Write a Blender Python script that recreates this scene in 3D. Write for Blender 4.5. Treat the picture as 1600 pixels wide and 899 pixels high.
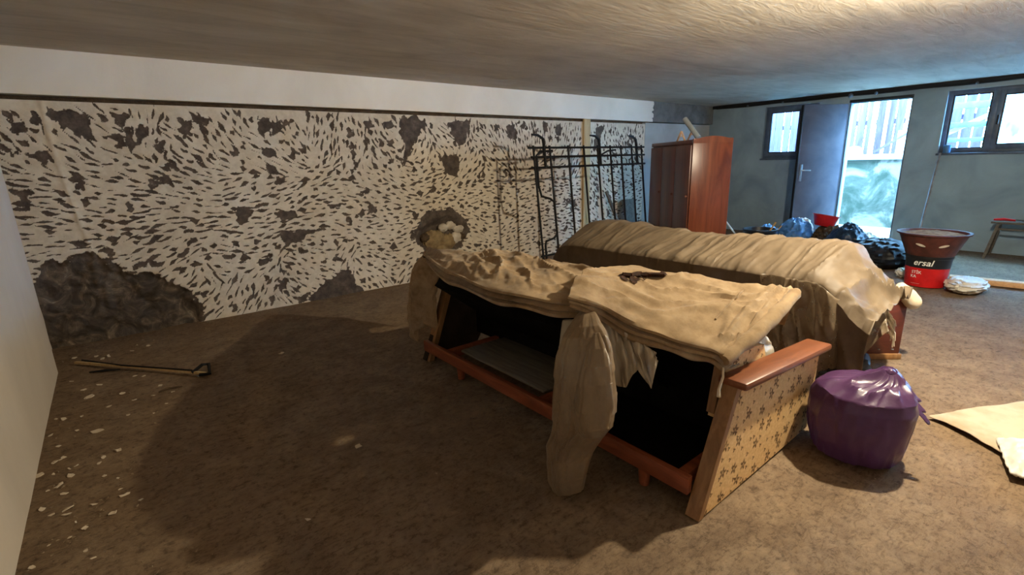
import bpy, bmesh, math, random
import numpy as np
from mathutils import Vector, Matrix, noise

for o in list(bpy.data.objects):
    bpy.data.objects.remove(o, do_unlink=True)
scene = bpy.context.scene
COL = scene.collection
R = math.radians
rnd = random.Random(7)

# ------------------------------------------------------------------ camera
CAM_H = 1.4
F_PX = 768.0
YAW, PITCH, ROLL = R(38.78), R(14.5), R(-1.55)
fw = Vector((math.sin(YAW)*math.cos(PITCH), math.cos(YAW)*math.cos(PITCH), -math.sin(PITCH)))
rt = Vector((math.cos(YAW), -math.sin(YAW), 0))
up = rt.cross(fw)
rt2 = rt*math.cos(ROLL) + up*math.sin(ROLL)
up2 = -rt*math.sin(ROLL) + up*math.cos(ROLL)
cam_data = bpy.data.cameras.new('camera')
cam = bpy.data.objects.new('camera', cam_data)
COL.objects.link(cam)
m = Matrix.Identity(4)
for i in range(3):
    m[i][0], m[i][1], m[i][2] = rt2[i], up2[i], -fw[i]
m[2][3] = CAM_H
cam.matrix_world = m
cam_data.sensor_width = 36.0
cam_data.lens = F_PX/1600*36.0
cam_data.clip_start = 0.02
scene.camera = cam

# ------------------------------------------------------------------ world, exposure
w = bpy.data.worlds.new('sky'); scene.world = w
w.use_nodes = True
bg = w.node_tree.nodes['Background']
bg.inputs[0].default_value = (0.28, 0.62, 1.0, 1)
bg.inputs[1].default_value = 88.0
vs = scene.view_settings
vs.view_transform = 'Standard'; vs.look = 'None'; vs.gamma = 1.0
vs.use_curve_mapping = False
vs.exposure = 0.0
LAMP = Vector((3.35, 0.48, 2.14))
LAMP_POWER = 430.0

# measured room: long wall at y=D, window wall at x=XR, left wall at x=XL
D, XR, XL, YF, H = 5.3, 9.24, -0.5, -2.6, 2.29

def ray(px, py):
    return rt2*((px-800)/F_PX) + up2*(-(py-449.5)/F_PX) + fw
def pz(px, py, z=0.0):
    v = ray(px, py); t = (z-CAM_H)/v.z
    return Vector((0, 0, CAM_H)) + v*t
def pxp(px, py, X):
    v = ray(px, py); return Vector((0, 0, CAM_H)) + v*(X/v.x)
def pyp(px, py, Y):
    v = ray(px, py); return Vector((0, 0, CAM_H)) + v*(Y/v.y)

# ------------------------------------------------------------------ materials
def lin(c):
    return tuple(((v/255)/12.92 if v/255 <= .04045 else ((v/255+.055)/1.055)**2.4) for v in c)
class NT:
    def __init__(s, name):
        s.m = bpy.data.materials.new(name); s.m.use_nodes = True
        s.t = s.m.node_tree; s.n = s.t.nodes; s.b = s.n['Principled BSDF']; s.out = s.n['Material Output']
    def new(s, typ, **kw):
        n = s.n.new(typ)
        for k, v in kw.items():
            if k.startswith('i_'):
                key = k[2:]
                key = int(key) if key.isdigit() else key.replace('_', ' ')
                n.inputs[key].default_value = v
            else: setattr(n, k, v)
        return n
    def link(s, a, b): s.t.links.new(a, b)
    def coords(s, scale=(1, 1, 1), kind='Object', rot=(0, 0, 0)):
        tc = s.new('ShaderNodeTexCoord'); mp = s.new('ShaderNodeMapping')
        mp.inputs['Scale'].default_value = scale; mp.inputs['Rotation'].default_value = rot
        s.link(tc.outputs[kind], mp.inputs[0]); return mp.outputs[0]
    def noise(s, vec, scale=5, detail=6, rough=.6, dist=0.0):
        n = s.new('ShaderNodeTexNoise'); n.inputs['Scale'].default_value = scale
        n.inputs['Detail'].default_value = detail; n.inputs['Roughness'].default_value = rough
        n.inputs['Distortion'].default_value = dist
        s.link(vec, n.inputs['Vector']); return n.outputs['Fac']
    def ramp(s, fac, stops):
        n = s.new('ShaderNodeValToRGB'); e = n.color_ramp.elements
        while len(e) < len(stops): e.new(.5)
        for el, (p, c) in zip(e, stops):
            el.position = p; el.color = (*c, 1) if len(c) == 3 else c
        s.link(fac, n.inputs[0]); return n.outputs[0]
    def mix(s, fac, a, b, blend='MIX'):
        n = s.new('ShaderNodeMix', data_type='RGBA', blend_type=blend)
        for sock, v in ((n.inputs[0], fac), (n.inputs[6], a), (n.inputs[7], b)):
            if hasattr(v, 'is_linked') or isinstance(v, bpy.types.NodeSocket): s.link(v, sock)
            elif isinstance(v, (int, float)): sock.default_value = v
            else: sock.default_value = (*v, 1)
        return n.outputs[2]
    def math(s, op, a, b=0.0, c=None):
        n = s.new('ShaderNodeMath', operation=op)
        for i, v in enumerate((a, b) if c is None else (a, b, c)):
            if isinstance(v, bpy.types.NodeSocket): s.link(v, n.inputs[i])
            else: n.inputs[i].default_value = v
        return n.outputs[0]
    def bump(s, h, strength=.3, dist=.01):
        n = s.new('ShaderNodeBump'); n.inputs['Strength'].default_value = strength
        n.inputs['Distance'].default_value = dist
        s.link(h, n.inputs['Height']); s.link(n.outputs[0], s.b.inputs['Normal']); return n
    def col(s, c):
        if isinstance(c, bpy.types.NodeSocket): s.link(c, s.b.inputs['Base Color'])
        else: s.b.inputs['Base Color'].default_value = (*c, 1)
    def rough(s, v): s.b.inputs['Roughness'].default_value = v
    def spec(s, v): s.b.inputs['Specular IOR Level'].default_value = v

def simple(name, c1, c2=None, scale=8, rough=.7, bump=.2, bscale=40, spec=.3, stretch=(1, 1, 1), metal=0.0, bdist=.004, lo=.35, hi=.65):
    k = NT(name); v = k.coords(stretch)
    c2 = c2 or tuple(x*.75 for x in c1)
    k.col(k.ramp(k.noise(v, scale), [(lo, lin(c1)), (hi, lin(c2))]))
    k.rough(rough); k.spec(spec); k.b.inputs['Metallic'].default_value = metal
    if bump: k.bump(k.noise(v, bscale, 4), bump, bdist)
    return k.m

M = {}
# floor: dusty concrete screed, browner sand to the right, grey towards the long wall
k = NT('dusty_concrete'); v = k.coords()
big = k.noise(v, .55, 4, .55, .4); mid = k.noise(v, 4.5, 10, .74, .3); fine = k.noise(v, 26, 8, .75)
base = k.ramp(mid, [(.3, lin((92, 75, 60))), (.48, lin((119, 100, 80))), (.68, lin((142, 122, 99)))])
warm = k.mix(k.ramp(big, [(.42, (0, 0, 0)), (.62, (1, 1, 1))]), base, lin((122, 99, 74)))
k2 = k.mix(.35, warm, base)
sp = k.ramp(fine, [(.36, (.42, .39, .37)), (.47, (1, 1, 1)), (.62, (1.12, 1.1, 1.06))])
c = k.mix(.8, k2, sp, 'MULTIPLY')
sk = k.ramp(k.noise(v, 60, 6, .7), [(.30, (.4, .37, .34)), (.40, (1, 1, 1))])
c = k.mix(.7, c, sk, 'MULTIPLY')
stv = k.coords((1.0, 2.6, 1), rot=(0, 0, R(28)))
st = k.ramp(k.noise(stv, 19, 9, .75, .9), [(.38, (.42, .38, .35)), (.50, (1, 1, 1))])
c = k.mix(.6, c, st, 'MULTIPLY')
k.col(c); k.rough(.86); k.spec(.25)
hh = k.math('ADD', k.math('MULTIPLY', fine, .5), k.math('ADD', mid, k.noise(stv, 19, 9, .75, .9)))
k.bump(hh, .55, .02)
M['floor'] = k.m
# ceiling: trowelled cement with long strokes
k = NT('trowelled_cement'); v = k.coords((.5, 2.2, 1), rot=(0, 0, R(-12))); v1 = k.coords()
n1 = k.noise(v, 2.2, 7, .62, 1.1); n2 = k.noise(v1, 1.1, 4, .5, .3)
c = k.ramp(n1, [(.3, lin((168, 158, 144))), (.5, lin((196, 184, 168))), (.7, lin((212, 202, 188)))])
c = k.mix(.4, c, k.ramp(n2, [(.35, lin((170, 158, 142))), (.65, lin((214, 204, 188)))]))
k.col(c); k.rough(.75); k.spec(.3); k.bump(k.noise(v, 5, 8, .65, 1.4), .55, .02)
M['ceiling'] = k.m
# painted plaster of the beam and left wall
def plaster(name, c1, c2, sc=1.3, b=.25):
    k = NT(name); v = k.coords()
    k.col(k.ramp(k.noise(v, sc, 6, .55, .6), [(.3, lin(c1)), (.7, lin(c2))]))
    k.rough(.8); k.spec(.2); k.bump(k.noise(v, 9, 7, .6), b, .01); return k.m
M['plaster'] = plaster('white_plaster', (222, 213, 198), (238, 230, 216))
M['left_wall'] = plaster('left_wall_plaster', (196, 186, 172), (214, 204, 190), .9)
M['grey_render'] = plaster('grey_cement_render', (124, 142, 152), (154, 174, 184), 1.8, .4)
M['beam_grey'] = plaster('raw_cement_beam', (96, 98, 96), (132, 132, 128), 5, .5)
M['hack_plain'] = plaster('bare_wall_plain', (170, 172, 168), (190, 192, 188), 2)
# hacked wall: attribute 'chip' is the depth field of the chisel marks (positive where plaster is gone)
k = NT('hacked_plaster'); v = k.coords()
at = k.new('ShaderNodeAttribute'); at.attribute_name = 'chip'
a2 = k.new('ShaderNodeAttribute'); a2.attribute_name = 'bare'
edge = k.math('ADD', at.outputs['Fac'], k.math('MULTIPLY', k.math('SUBTRACT', k.noise(v, 70, 4), .5), .8))
mask = k.ramp(edge, [(.0, (0, 0, 0)), (.11, (1, 1, 1))])
pl = k.ramp(k.noise(v, 1.5, 6, .6, .5), [(.3, lin((196, 182, 160))), (.7, lin((222, 209, 188)))])
pl = k.mix(.25, pl, k.ramp(k.noise(v, 18, 5), [(.4, lin((172, 155, 130))), (.6, lin((226, 214, 194)))]))
cc = k.ramp(k.noise(v, 14, 6, .7), [(.3, lin((58, 50, 44))), (.55, lin((88, 77, 68))), (.75, lin((120, 106, 92)))])
raw = k.ramp(k.noise(v, 7, 8, .7, 1.2), [(.32, lin((48, 42, 36))), (.5, lin((78, 68, 58))), (.62, lin((112, 98, 82))), (.72, lin((168, 150, 126)))])
cc = k.mix(a2.outputs['Fac'], cc, raw)
k.col(k.mix(mask, pl, cc)); k.rough(.85); k.spec(.2)
k.bump(k.noise(v, 45, 6, .7), .35, .006)
M['hack'] = k.m

def wood(name, c1, c2, axis=(1, 1, 1), sc=6, rough=.45, spec=.4, bump=.1):
    k = NT(name); v = k.coords(axis)
    n = k.noise(v, sc, 8, .6, 1.5)
    k.col(k.ramp(n, [(.3, lin(c1)), (.5, lin(tuple((a+b)/2 for a, b in zip(c1, c2)))), (.7, lin(c2))]))
    k.rough(rough); k.spec(spec); k.bump(n, bump, .004); return k.m
M['wardrobe_side'] = wood('mahogany_veneer', (84, 38, 22), (126, 66, 40), (3, 3, .35), 3.5, .32, .45)
M['wardrobe_front'] = wood('dark_mahogany_veneer', (84, 42, 26), (118, 62, 38), (4, 4, .3), 3, .35, .5)
M['rail_wood'] = wood('red_orange_rail_wood', (104, 50, 28), (146, 78, 46), (3, .4, 3), 5, .5)
M['cap_wood'] = wood('varnished_arm_wood', (100, 55, 30), (126, 74, 44), (.5, 4, 4), 5, .38, .4)
M['edge_wood'] = wood('pale_arm_edge_wood', (118, 84, 50), (158, 116, 74), (4, 4, .4), 5, .6)
M['plank'] = wood('pine_plank', (196, 150, 104), (222, 180, 136), (.4, 3, 3), 5, .7, .2)
M['batten'] = wood('pine_batten', (176, 148, 104), (206, 180, 136), (4, 4, .4), 4, .7, .2)
M['chest'] = wood('dark_red_chest_wood', (66, 26, 18), (104, 48, 34), (1, 1, 4), 4, .4, .5)
M['board_grey'] = wood('grey_dusty_board', (84, 78, 70), (120, 112, 100), (4, .4, 4), 4, .8, .2)
M['stick'] = wood('stick_wood', (170, 128, 70), (200, 160, 100), (4, 4, .5), 5, .7)
M['fence_wood'] = wood('weathered_fence_board', (56, 46, 62), (80, 68, 86), (3, 3, .3), 4, .9, .1)
M['fence_pale'] = wood('pale_timber', (170, 166, 164), (196, 192, 190), (.5, .5, .5), 4, .9, .1)
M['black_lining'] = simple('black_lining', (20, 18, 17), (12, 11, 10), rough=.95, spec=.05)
M['dark_fabric'] = simple('dark_brown_upholstery', (60, 50, 42), (44, 37, 31), rough=.95, spec=.1)
M['iron'] = simple('black_iron', (22, 22, 24), (13, 13, 15), rough=.65, spec=.25, bscale=90)
M['frame_pvc'] = simple('grey_window_frame', (90, 104, 120), (72, 84, 100), rough=.4, bump=.05)
M['gasket'] = simple('black_gasket', (26, 28, 32), rough=.6, bump=0)
M['door_leaf'] = plaster('blue_grey_door_sheet', (78, 80, 92), (106, 106, 118), 2.2, .15)
M['steel'] = simple('steel', (170, 175, 180), rough=.3, metal=.8, bump=0)
M['canvas'] = None
k = NT('tan_canvas'); v = k.coords()
n1 = k.noise(v, 2.6, 6, .6, .5); n2 = k.noise(v, 12, 6, .7)
c = k.ramp(n1, [(.3, lin((112, 90, 64))), (.5, lin((144, 119, 88))), (.7, lin((168, 143, 111)))])
c = k.mix(.4, c, k.ramp(n2, [(.35, lin((100, 79, 54))), (.6, lin((168, 146, 115)))]))
k.col(c); k.rough(.92); k.spec(.1); k.b.inputs['Sheen Weight'].default_value = .1
k.bump(k.noise(v, 240, 3), .12, .002); M['canvas'] = k.m
M['canvas_dark'] = simple('canvas_underside', (118, 92, 64), (88, 68, 48), rough=.95, spec=.05)
M['torn'] = simple('torn_rusty_padding', (66, 38, 22), (28, 18, 12), scale=40, rough=1, bump=.6, bscale=80)

def film(name, c, transp=.35, rough=.45, spec=.4, c2=None, tl=.3):
    k = NT(name); v = k.coords()
    n = k.noise(v, 6, 6, .6, .5)
    k.col(k.ramp(n, [(.3, lin(c)), (.7, lin(c2 or tuple(x*.82 for x in c)))]))
    k.rough(rough); k.spec(spec)
    tr = k.new('ShaderNodeBsdfTransparent'); tn = k.new('ShaderNodeBsdfTranslucent')
    tn.inputs[0].default_value = (*lin(c), 1)
    mx = k.new('ShaderNodeMixShader'); mx.inputs[0].default_value = tl
    k.link(k.b.outputs[0], mx.inputs[1]); k.link(tn.outputs[0], mx.inputs[2])
    m2 = k.new('ShaderNodeMixShader')
    k.link(k.math('MULTIPLY', k.ramp(k.noise(v, 9, 5), [(.35, (1, 1, 1)), (.65, (.45, .45, .45))]), transp), m2.inputs[0])
    k.link(mx.outputs[0], m2.inputs[1]); k.link(tr.outputs[0], m2.inputs[2])
    k.link(m2.outputs[0], k.out.inputs[0])
    k.bump(k.noise(v, 30, 5, .6, .6), .25, .006)
    return k.m
M['sofa_film'] = film('dusty_sofa_plastic', (116, 101, 82), .08, .55, .2, c2=(94, 80, 64), tl=.04)
M['hang_film'] = film('cloudy_hanging_plastic', (164, 144, 118), .34, .32, .5, c2=(136, 116, 94), tl=.25)
M['clear_film'] = film('clear_crumpled_plastic', (226, 216, 198), .35, .25, .5)
M['clear_drape'] = film('hazy_drape_plastic', (150, 132, 108), .5, .3, .5, c2=(120, 104, 84), tl=.2)
M['purple'] = film('purple_bag_plastic', (100, 66, 106), .04, .3, .5, c2=(78, 48, 86))
M['blue_tarp'] = film('blue_sack_plastic', (104, 156, 200), .05, .35, .5, c2=(64, 112, 160))
M['navy'] = film('dark_blue_bag_plastic', (36, 58, 84), .04, .3, .5, c2=(22, 36, 56))
M['black_bag'] = simple('black_bag_plastic', (30, 32, 36), (18, 20, 24), rough=.5, spec=.3, bump=.2, bscale=14, bdist=.01)
M['white_bag'] = simple('white_sack_plastic', (218, 212, 200), (196, 190, 180), scale=5, rough=.5, bump=.3, bscale=24)
M['white_cloth'] = simple('off_white_cloth', (222, 208, 184), (196, 180, 156), scale=5, rough=.95, bump=.3, bscale=60)
M['red_cloth'] = simple('rust_red_cloth', (120, 50, 36), (84, 34, 26), rough=.95)
M['beige_sheet'] = simple('beige_floor_sheet', (180, 164, 142), (150, 129, 102), scale=4, rough=.9, bump=.2, bscale=14, lo=.45, hi=.75)
M['red_plastic'] = simple('red_plastic', (206, 34, 36), (176, 26, 28), rough=.35, bump=.05)
M['black_plastic'] = simple('black_plastic', (30, 30, 32), (22, 22, 24), rough=.4, bump=.1)
M['basin_brown'] = simple('brown_basin_plastic', (92, 50, 42), (66, 38, 32), scale=12, rough=.5, bump=.1)
M['sand'] = simple('sandy_mortar', (158, 134, 104), (120, 98, 72), scale=20, rough=1, bump=.6, bscale=60, bdist=.01)
M['white_print'] = simple('white_print', (236, 236, 232), (228, 228, 224), rough=.6, bump=0)
M['pipe'] = simple('grey_pipe_plastic', (150, 156, 160), (130, 136, 140), rough=.5, bump=.1)
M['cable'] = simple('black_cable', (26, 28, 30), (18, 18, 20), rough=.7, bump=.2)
M['flake'] = simple('plaster_flake', (214, 200, 178), (186, 170, 148), scale=20, rough=.95)
M['grit'] = simple('grit', (150, 132, 108), (112, 96, 76), scale=3, rough=1, bump=0)
M['stone'] = simple('ochre_stone', (150, 128, 92), (112, 92, 66), scale=14, rough=.95, bump=.7, bscale=30, bdist=.01)
M['rubble'] = simple('brown_rubble', (92, 74, 54), (60, 48, 36), scale=14, rough=1, bump=.8, bscale=30, bdist=.02)
M['foam'] = simple('pale_mortar_lump', (212, 202, 186), (178, 164, 144), scale=12, rough=.95, bump=.5)
M['retaining'] = None
k = NT('mossy_retaining_wall'); v = k.coords()
a = k.noise(v, 1.6, 6, .6, .6)
c = k.ramp(a, [(.38, lin((34, 46, 34))), (.46, lin((62, 66, 56))), (.52, lin((104, 98, 90))), (.75, lin((124, 116, 108)))])
k.col(c); k.rough(.95); k.bump(k.noise(v, 8, 6), .5, .02); M['retaining'] = k.m
M['ground'] = plaster('yard_concrete', (140, 138, 132), (166, 164, 158), 2)
M['blue_bar'] = simple('blue_painted_timber', (70, 122, 172), (92, 146, 192), rough=.8)
M['pale_sheet'] = film('pale_greenhouse_sheet', (206, 222, 228), .2, .5)
M['enamel'] = simple('white_enamel', (220, 218, 210), rough=.4, bump=0)
# window glass
k = NT('window_glass')
tr = k.new('ShaderNodeBsdfTransparent'); gl = k.new('ShaderNodeBsdfGlossy'); gl.inputs['Roughness'].default_value = .05
tr.inputs[0].default_value = (.9, .95, 1, 1)
mx = k.new('ShaderNodeMixShader'); mx.inputs[0].default_value = .06
k.link(tr.outputs[0], mx.inputs[1]); k.link(gl.outputs[0], mx.inputs[2]); k.link(mx.outputs[0], k.out.inputs[0])
M['glass'] = k.m
k = NT('bulb_glow'); k.b.inputs['Emission Color'].default_value = (1, .8, .55, 1); k.b.inputs['Emission Strength'].default_value = 25
M['bulb'] = k.m
# floral upholstery: brown five-petal flowers on a beige weave
k = NT('floral_upholstery'); v = k.coords((1, 1, 1))
sx = k.new('ShaderNodeSeparateXYZ'); k.link(v, sx.inputs[0])
cb = k.new('ShaderNodeCombineXYZ'); k.link(sx.outputs[0], cb.inputs[0]); k.link(sx.outputs[2], cb.inputs[1])
bgc = k.ramp(k.noise(v, 60, 5, .7), [(.3, lin((196, 156, 104))), (.7, lin((228, 192, 140)))])
colr = bgc
for sc_, r0, pet, off in ((10.0, .0235, 5, 0.0), (17.0, .010, 3, 3.7)):
    mp = k.new('ShaderNodeMapping'); mp.inputs['Location'].default_value = (off, off*.7, 0)
    k.link(cb.outputs[0], mp.inputs[0])
    vo = k.new('ShaderNodeTexVoronoi', voronoi_dimensions='2D', feature='F1'); vo.inputs['Scale'].default_value = sc_
    vo.inputs['Randomness'].default_value = .75
    k.link(mp.outputs[0], vo.inputs['Vector'])
    sub = k.new('ShaderNodeVectorMath', operation='SUBTRACT')
    k.link(mp.outputs[0], sub.inputs[0])
    k.link(vo.outputs['Position'], sub.inputs[1])
    s2 = k.new('ShaderNodeSeparateXYZ'); k.link(sub.outputs[0], s2.inputs[0])
    ln = k.new('ShaderNodeVectorMath', operation='LENGTH'); k.link(sub.outputs[0], ln.inputs[0])
    ang = k.math('ARCTAN2', s2.outputs[1], s2.outputs[0])
    pt = k.math('COSINE', k.math('MULTIPLY', ang, float(pet)))
    rad = k.math('MULTIPLY', k.math('ADD', k.math('MULTIPLY', pt, .3), 1.0), r0)
    d_ = k.math('DIVIDE', k.math('SUBTRACT', rad, ln.outputs['Value']), r0*.35)
    core = k.math('GREATER_THAN', ln.outputs['Value'], r0*.3)
    msk = k.math('MULTIPLY', k.math('MINIMUM', k.math('MAXIMUM', d_, 0.0), 1.0), k.math('ADD', k.math('MULTIPLY', core, .4), .5))
    sepc = k.new('ShaderNodeSeparateColor'); k.link(vo.outputs['Color'], sepc.inputs[0])
    msk = k.math('MULTIPLY', msk, k.math('GREATER_THAN', sepc.outputs[0], .25))
    msk = k.math('MULTIPLY', msk, k.math('ADD', k.math('MULTIPLY', k.noise(v, 90, 2), 1.1), .3))
    colr = k.mix(msk, colr, lin((62, 40, 24)))
k.col(colr); k.rough(.95); k.spec(.1); k.bump(k.noise(v, 300, 2), .2, .002)
M['floral'] = k.m

# ------------------------------------------------------------------ mesh helpers
class MB:
    def __init__(s): s.v = []; s.f = []; s.smooth = True
    def add(s, vs_, fs_):
        o = len(s.v); s.v += [Vector(p) for p in vs_]; s.f += [[i+o for i in q] for q in fs_]; return s
    def box(s, lo, hi, T=None):
        x0, y0, z0 = lo; x1, y1, z1 = hi
        P = [Vector(p) for p in ((x0,y0,z0),(x1,y0,z0),(x1,y1,z0),(x0,y1,z0),(x0,y0,z1),(x1,y0,z1),(x1,y1,z1),(x0,y1,z1))]
        if T: P = [T @ p for p in P]
        return s.add(P, [(0,3,2,1),(4,5,6,7),(0,1,5,4),(1,2,6,5),(2,3,7,6),(3,0,4,7)])
    def rbox(s, lo, hi, b=.01, T=None):
        bm = bmesh.new(); bmesh.ops.create_cube(bm, size=1)
        c_ = [(a+d)/2 for a, d in zip(lo, hi)]; e = [d-a for a, d in zip(lo, hi)]
        for q in bm.verts: q.co = Vector((c_[i]+q.co[i]*e[i] for i in range(3)))
        bmesh.ops.bevel(bm, geom=list(bm.edges), offset=b, segments=2, affect='EDGES', profile=.5)
        bm.verts.index_update()
        P = [T @ q.co if T else q.co.copy() for q in bm.verts]
        s.add(P, [[q.index for q in f.verts] for f in bm.faces]); bm.free(); return s
    def prism(s, poly, a, b, axis='y', T=None):
        n = len(poly)
        def mk(p, h):
            q = {'y': (p[0], h, p[1]), 'z': (p[0], p[1], h), 'x': (h, p[0], p[1])}[axis]
            q = Vector(q); return T @ q if T else q
        P = [mk(p, a) for p in poly] + [mk(p, b) for p in poly]
        F = [list(range(n))[::-1], list(range(n, 2*n))] + [(i, (i+1) % n, n+(i+1) % n, n+i) for i in range(n)]
        return s.add(P, F)
    def tube(s, pts, r, seg=8, caps=True):
        pts = [Vector(p) for p in pts]; n = len(pts)
        rs = r if isinstance(r, (list, tuple)) else [r]*n
        rings = []; prev = None
        for i, p in enumerate(pts):
            t = (pts[min(i+1, n-1)]-pts[max(i-1, 0)]).normalized()
            if prev is None:
                a = t.orthogonal().normalized()
            else:
                a = (prev - t*prev.dot(t))
                a = a.normalized() if a.length > 1e-6 else t.orthogonal().normalized()
            prev = a; b = t.cross(a)
            rings.append([p+(a*math.cos(2*math.pi*j/seg)+b*math.sin(2*math.pi*j/seg))*rs[i] for j in range(seg)])
        V = [q for rg in rings for q in rg]
        Fc = [(i*seg+j, i*seg+(j+1) % seg, (i+1)*seg+(j+1) % seg, (i+1)*seg+j) for i in range(n-1) for j in range(seg)]
        if caps: Fc += [list(range(seg))[::-1], list(range((n-1)*seg, n*seg))]
        return s.add(V, Fc)
    def lathe(s, prof, c, seg=32, fn=None):
        c = Vector(c); V = []; Fc = []
        for i, (r, z) in enumerate(prof):
            for j in range(seg):
                a = 2*math.pi*j/seg; p = Vector((math.cos(a)*r, math.sin(a)*r, z))
                if fn: p = fn(p, a, i)
                V.append(c+p)
        n = len(prof)
        for i in range(n-1):
            for j in range(seg):
                Fc.append((i*seg+j, i*seg+(j+1) % seg, (i+1)*seg+(j+1) % seg, (i+1)*seg+j))
        return s.add(V, Fc)
    def disc(s, c, r, seg=24):
        c = Vector(c); return s.add([c+Vector((math.cos(2*math.pi*j/seg)*r, math.sin(2*math.pi*j/seg)*r, 0)) for j in range(seg)], [list(range(seg))])
    def grid(s, fn, nu, nv):
        V = [Vector(fn(i/(nu-1), j/(nv-1))) for i in range(nu) for j in range(nv)]
        Fc = [(i*nv+j, (i+1)*nv+j, (i+1)*nv+j+1, i*nv+j+1) for i in range(nu-1) for j in range(nv-1)]
        return s.add(V, Fc)
    def build(s, name, mat, parent=None, smooth=True, solid=0.0, sub=0, auto=35):
        me = bpy.data.meshes.new(name)
        off = parent_loc(parent)
        me.from_pydata([tuple(p-off) for p in s.v], [], s.f)
        me.materials.append(M[mat] if isinstance(mat, str) else mat)
        if smooth:
            me.polygons.foreach_set('use_smooth', [True]*len(me.polygons))
            try: me.set_sharp_from_angle(angle=R(auto))
            except Exception: pass
        o = bpy.data.objects.new(name, me); COL.objects.link(o)
        if parent: o.parent = parent
        if solid:
            md = o.modifiers.new('thickness', 'SOLIDIFY'); md.thickness = solid; md.offset = 0
        if sub:
            md = o.modifiers.new('smooth', 'SUBSURF'); md.levels = sub; md.render_levels = sub
        return o
def parent_loc(p):
    q = Vector((0, 0, 0))
    while p is not None:
        q += p.location; p = p.parent
    return q
def thing(name, label, cat, loc=(0, 0, 0), group=None):
    o = bpy.data.objects.new(name, None); COL.objects.link(o); o.location = loc
    o.empty_display_size = .1
    return tag(o, label, cat, group)
def tag(o, label, cat=None, group=None, kind=None):
    o['label'] = label
    if cat: o['category'] = cat
    if group: o['group'] = group
    if kind: o['kind'] = kind
    return o
def struct(o, label, cat): return tag(o, label, cat, kind='structure')
def nz(x, y=0.0, z=0.0): return noise.noise(Vector((x, y, z)))
def fb(x, y=0.0, z=0.0, oct=4):
    return noise.fractal(Vector((x, y, z)), .6, 2.0, oct)
def ridged(x, y, z=0.0): return 1-2*abs(nz(x, y, z))
def sstep(a, b, x):
    t = min(1, max(0, (x-a)/(b-a))); return t*t*(3-2*t)
def cat_curve(P, t):
    """Catmull-Rom through points P, t in 0..1"""
    n = len(P)-1; f = min(max(t, 0), 1)*n; i = min(int(f), n-1); f -= i
    p0, p1, p2, p3 = P[max(i-1, 0)], P[i], P[i+1], P[min(i+2, n)]
    return .5*((2*p1)+(p2-p0)*f+(2*p0-5*p1+4*p2-p3)*f*f+(3*p1-p0-3*p2+p3)*f**3)

# ================================================================== STRUCTURE
# floor: gently uneven slab
def floor_z(x, y): return .006*fb(x*1.3, y*1.3, 3.1) - .004
n_ = 150
b = MB().grid(lambda u, v_: (XL-.3+u*(XR+.6-XL), YF+v_*(D+.2-YF), floor_z(XL-.3+u*(XR+.6-XL), YF+v_*(D+.2-YF))), n_, n_)
floor = struct(b.build('floor', 'floor'), 'dusty brown concrete floor strewn with grit', 'floor')
b = MB().box((XL-.3, YF, H), (XR+.25, D+.25, H+.15))
struct(b.build('ceiling', 'ceiling', smooth=False), 'low trowelled cement ceiling', 'ceiling')
# left wall: main face, then a slightly receding strip up to the corner
b = MB().prism([(XL, YF), (XL, 4.66), (XL-.012, 4.72), (XL-.07, D+.02), (XL-.07, D+.29), (XL-.35, D+.29), (XL-.35, YF)], -.02, H, 'z')
struct(b.build('wall_left', 'left_wall', smooth=False), 'smooth off white plastered wall at the left edge', 'wall')
b = MB().box((XL-.3, YF-.2, 0), (XR+.25, YF, H))
struct(b.build('wall_front', 'left_wall', smooth=False), 'plain plastered wall behind the viewer', 'wall')
# window wall with its openings
WIN_A = (3.40, 4.255, 1.315, 2.18)
DOOR = (2.17, 2.97, .05, 2.13)
WIN_B = (.15, 1.79, 1.34, 2.165)
WIN_C = (-1.7, -.25, 1.1, 2.165)
T = .24
b = MB()
def wseg(y0, y1, z0, z1): b.box((XR, y0, z0), (XR+T, y1, z1))
wseg(YF, WIN_C[0], 0, H); wseg(WIN_C[0], WIN_C[1], 0, WIN_C[2]); wseg(WIN_C[0], WIN_C[1], WIN_C[3], H); wseg(WIN_C[1], WIN_B[0], 0, H); wseg(WIN_B[0], WIN_B[1], 0, WIN_B[2]); wseg(WIN_B[0], WIN_B[1], WIN_B[3], H)
wseg(WIN_B[1], DOOR[0], 0, H); wseg(DOOR[0], DOOR[1], -.02, DOOR[2]); wseg(DOOR[0], DOOR[1], DOOR[3], H)
wseg(DOOR[1], WIN_A[0], 0, H); wseg(WIN_A[0], WIN_A[1], 0, WIN_A[2]); wseg(WIN_A[0], WIN_A[1], WIN_A[3], H)
wseg(WIN_A[1], D+.2, 0, H)
struct(b.build('wall_right', 'grey_render', smooth=False), 'grey cement rendered wall with door and windows', 'wall')

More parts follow.
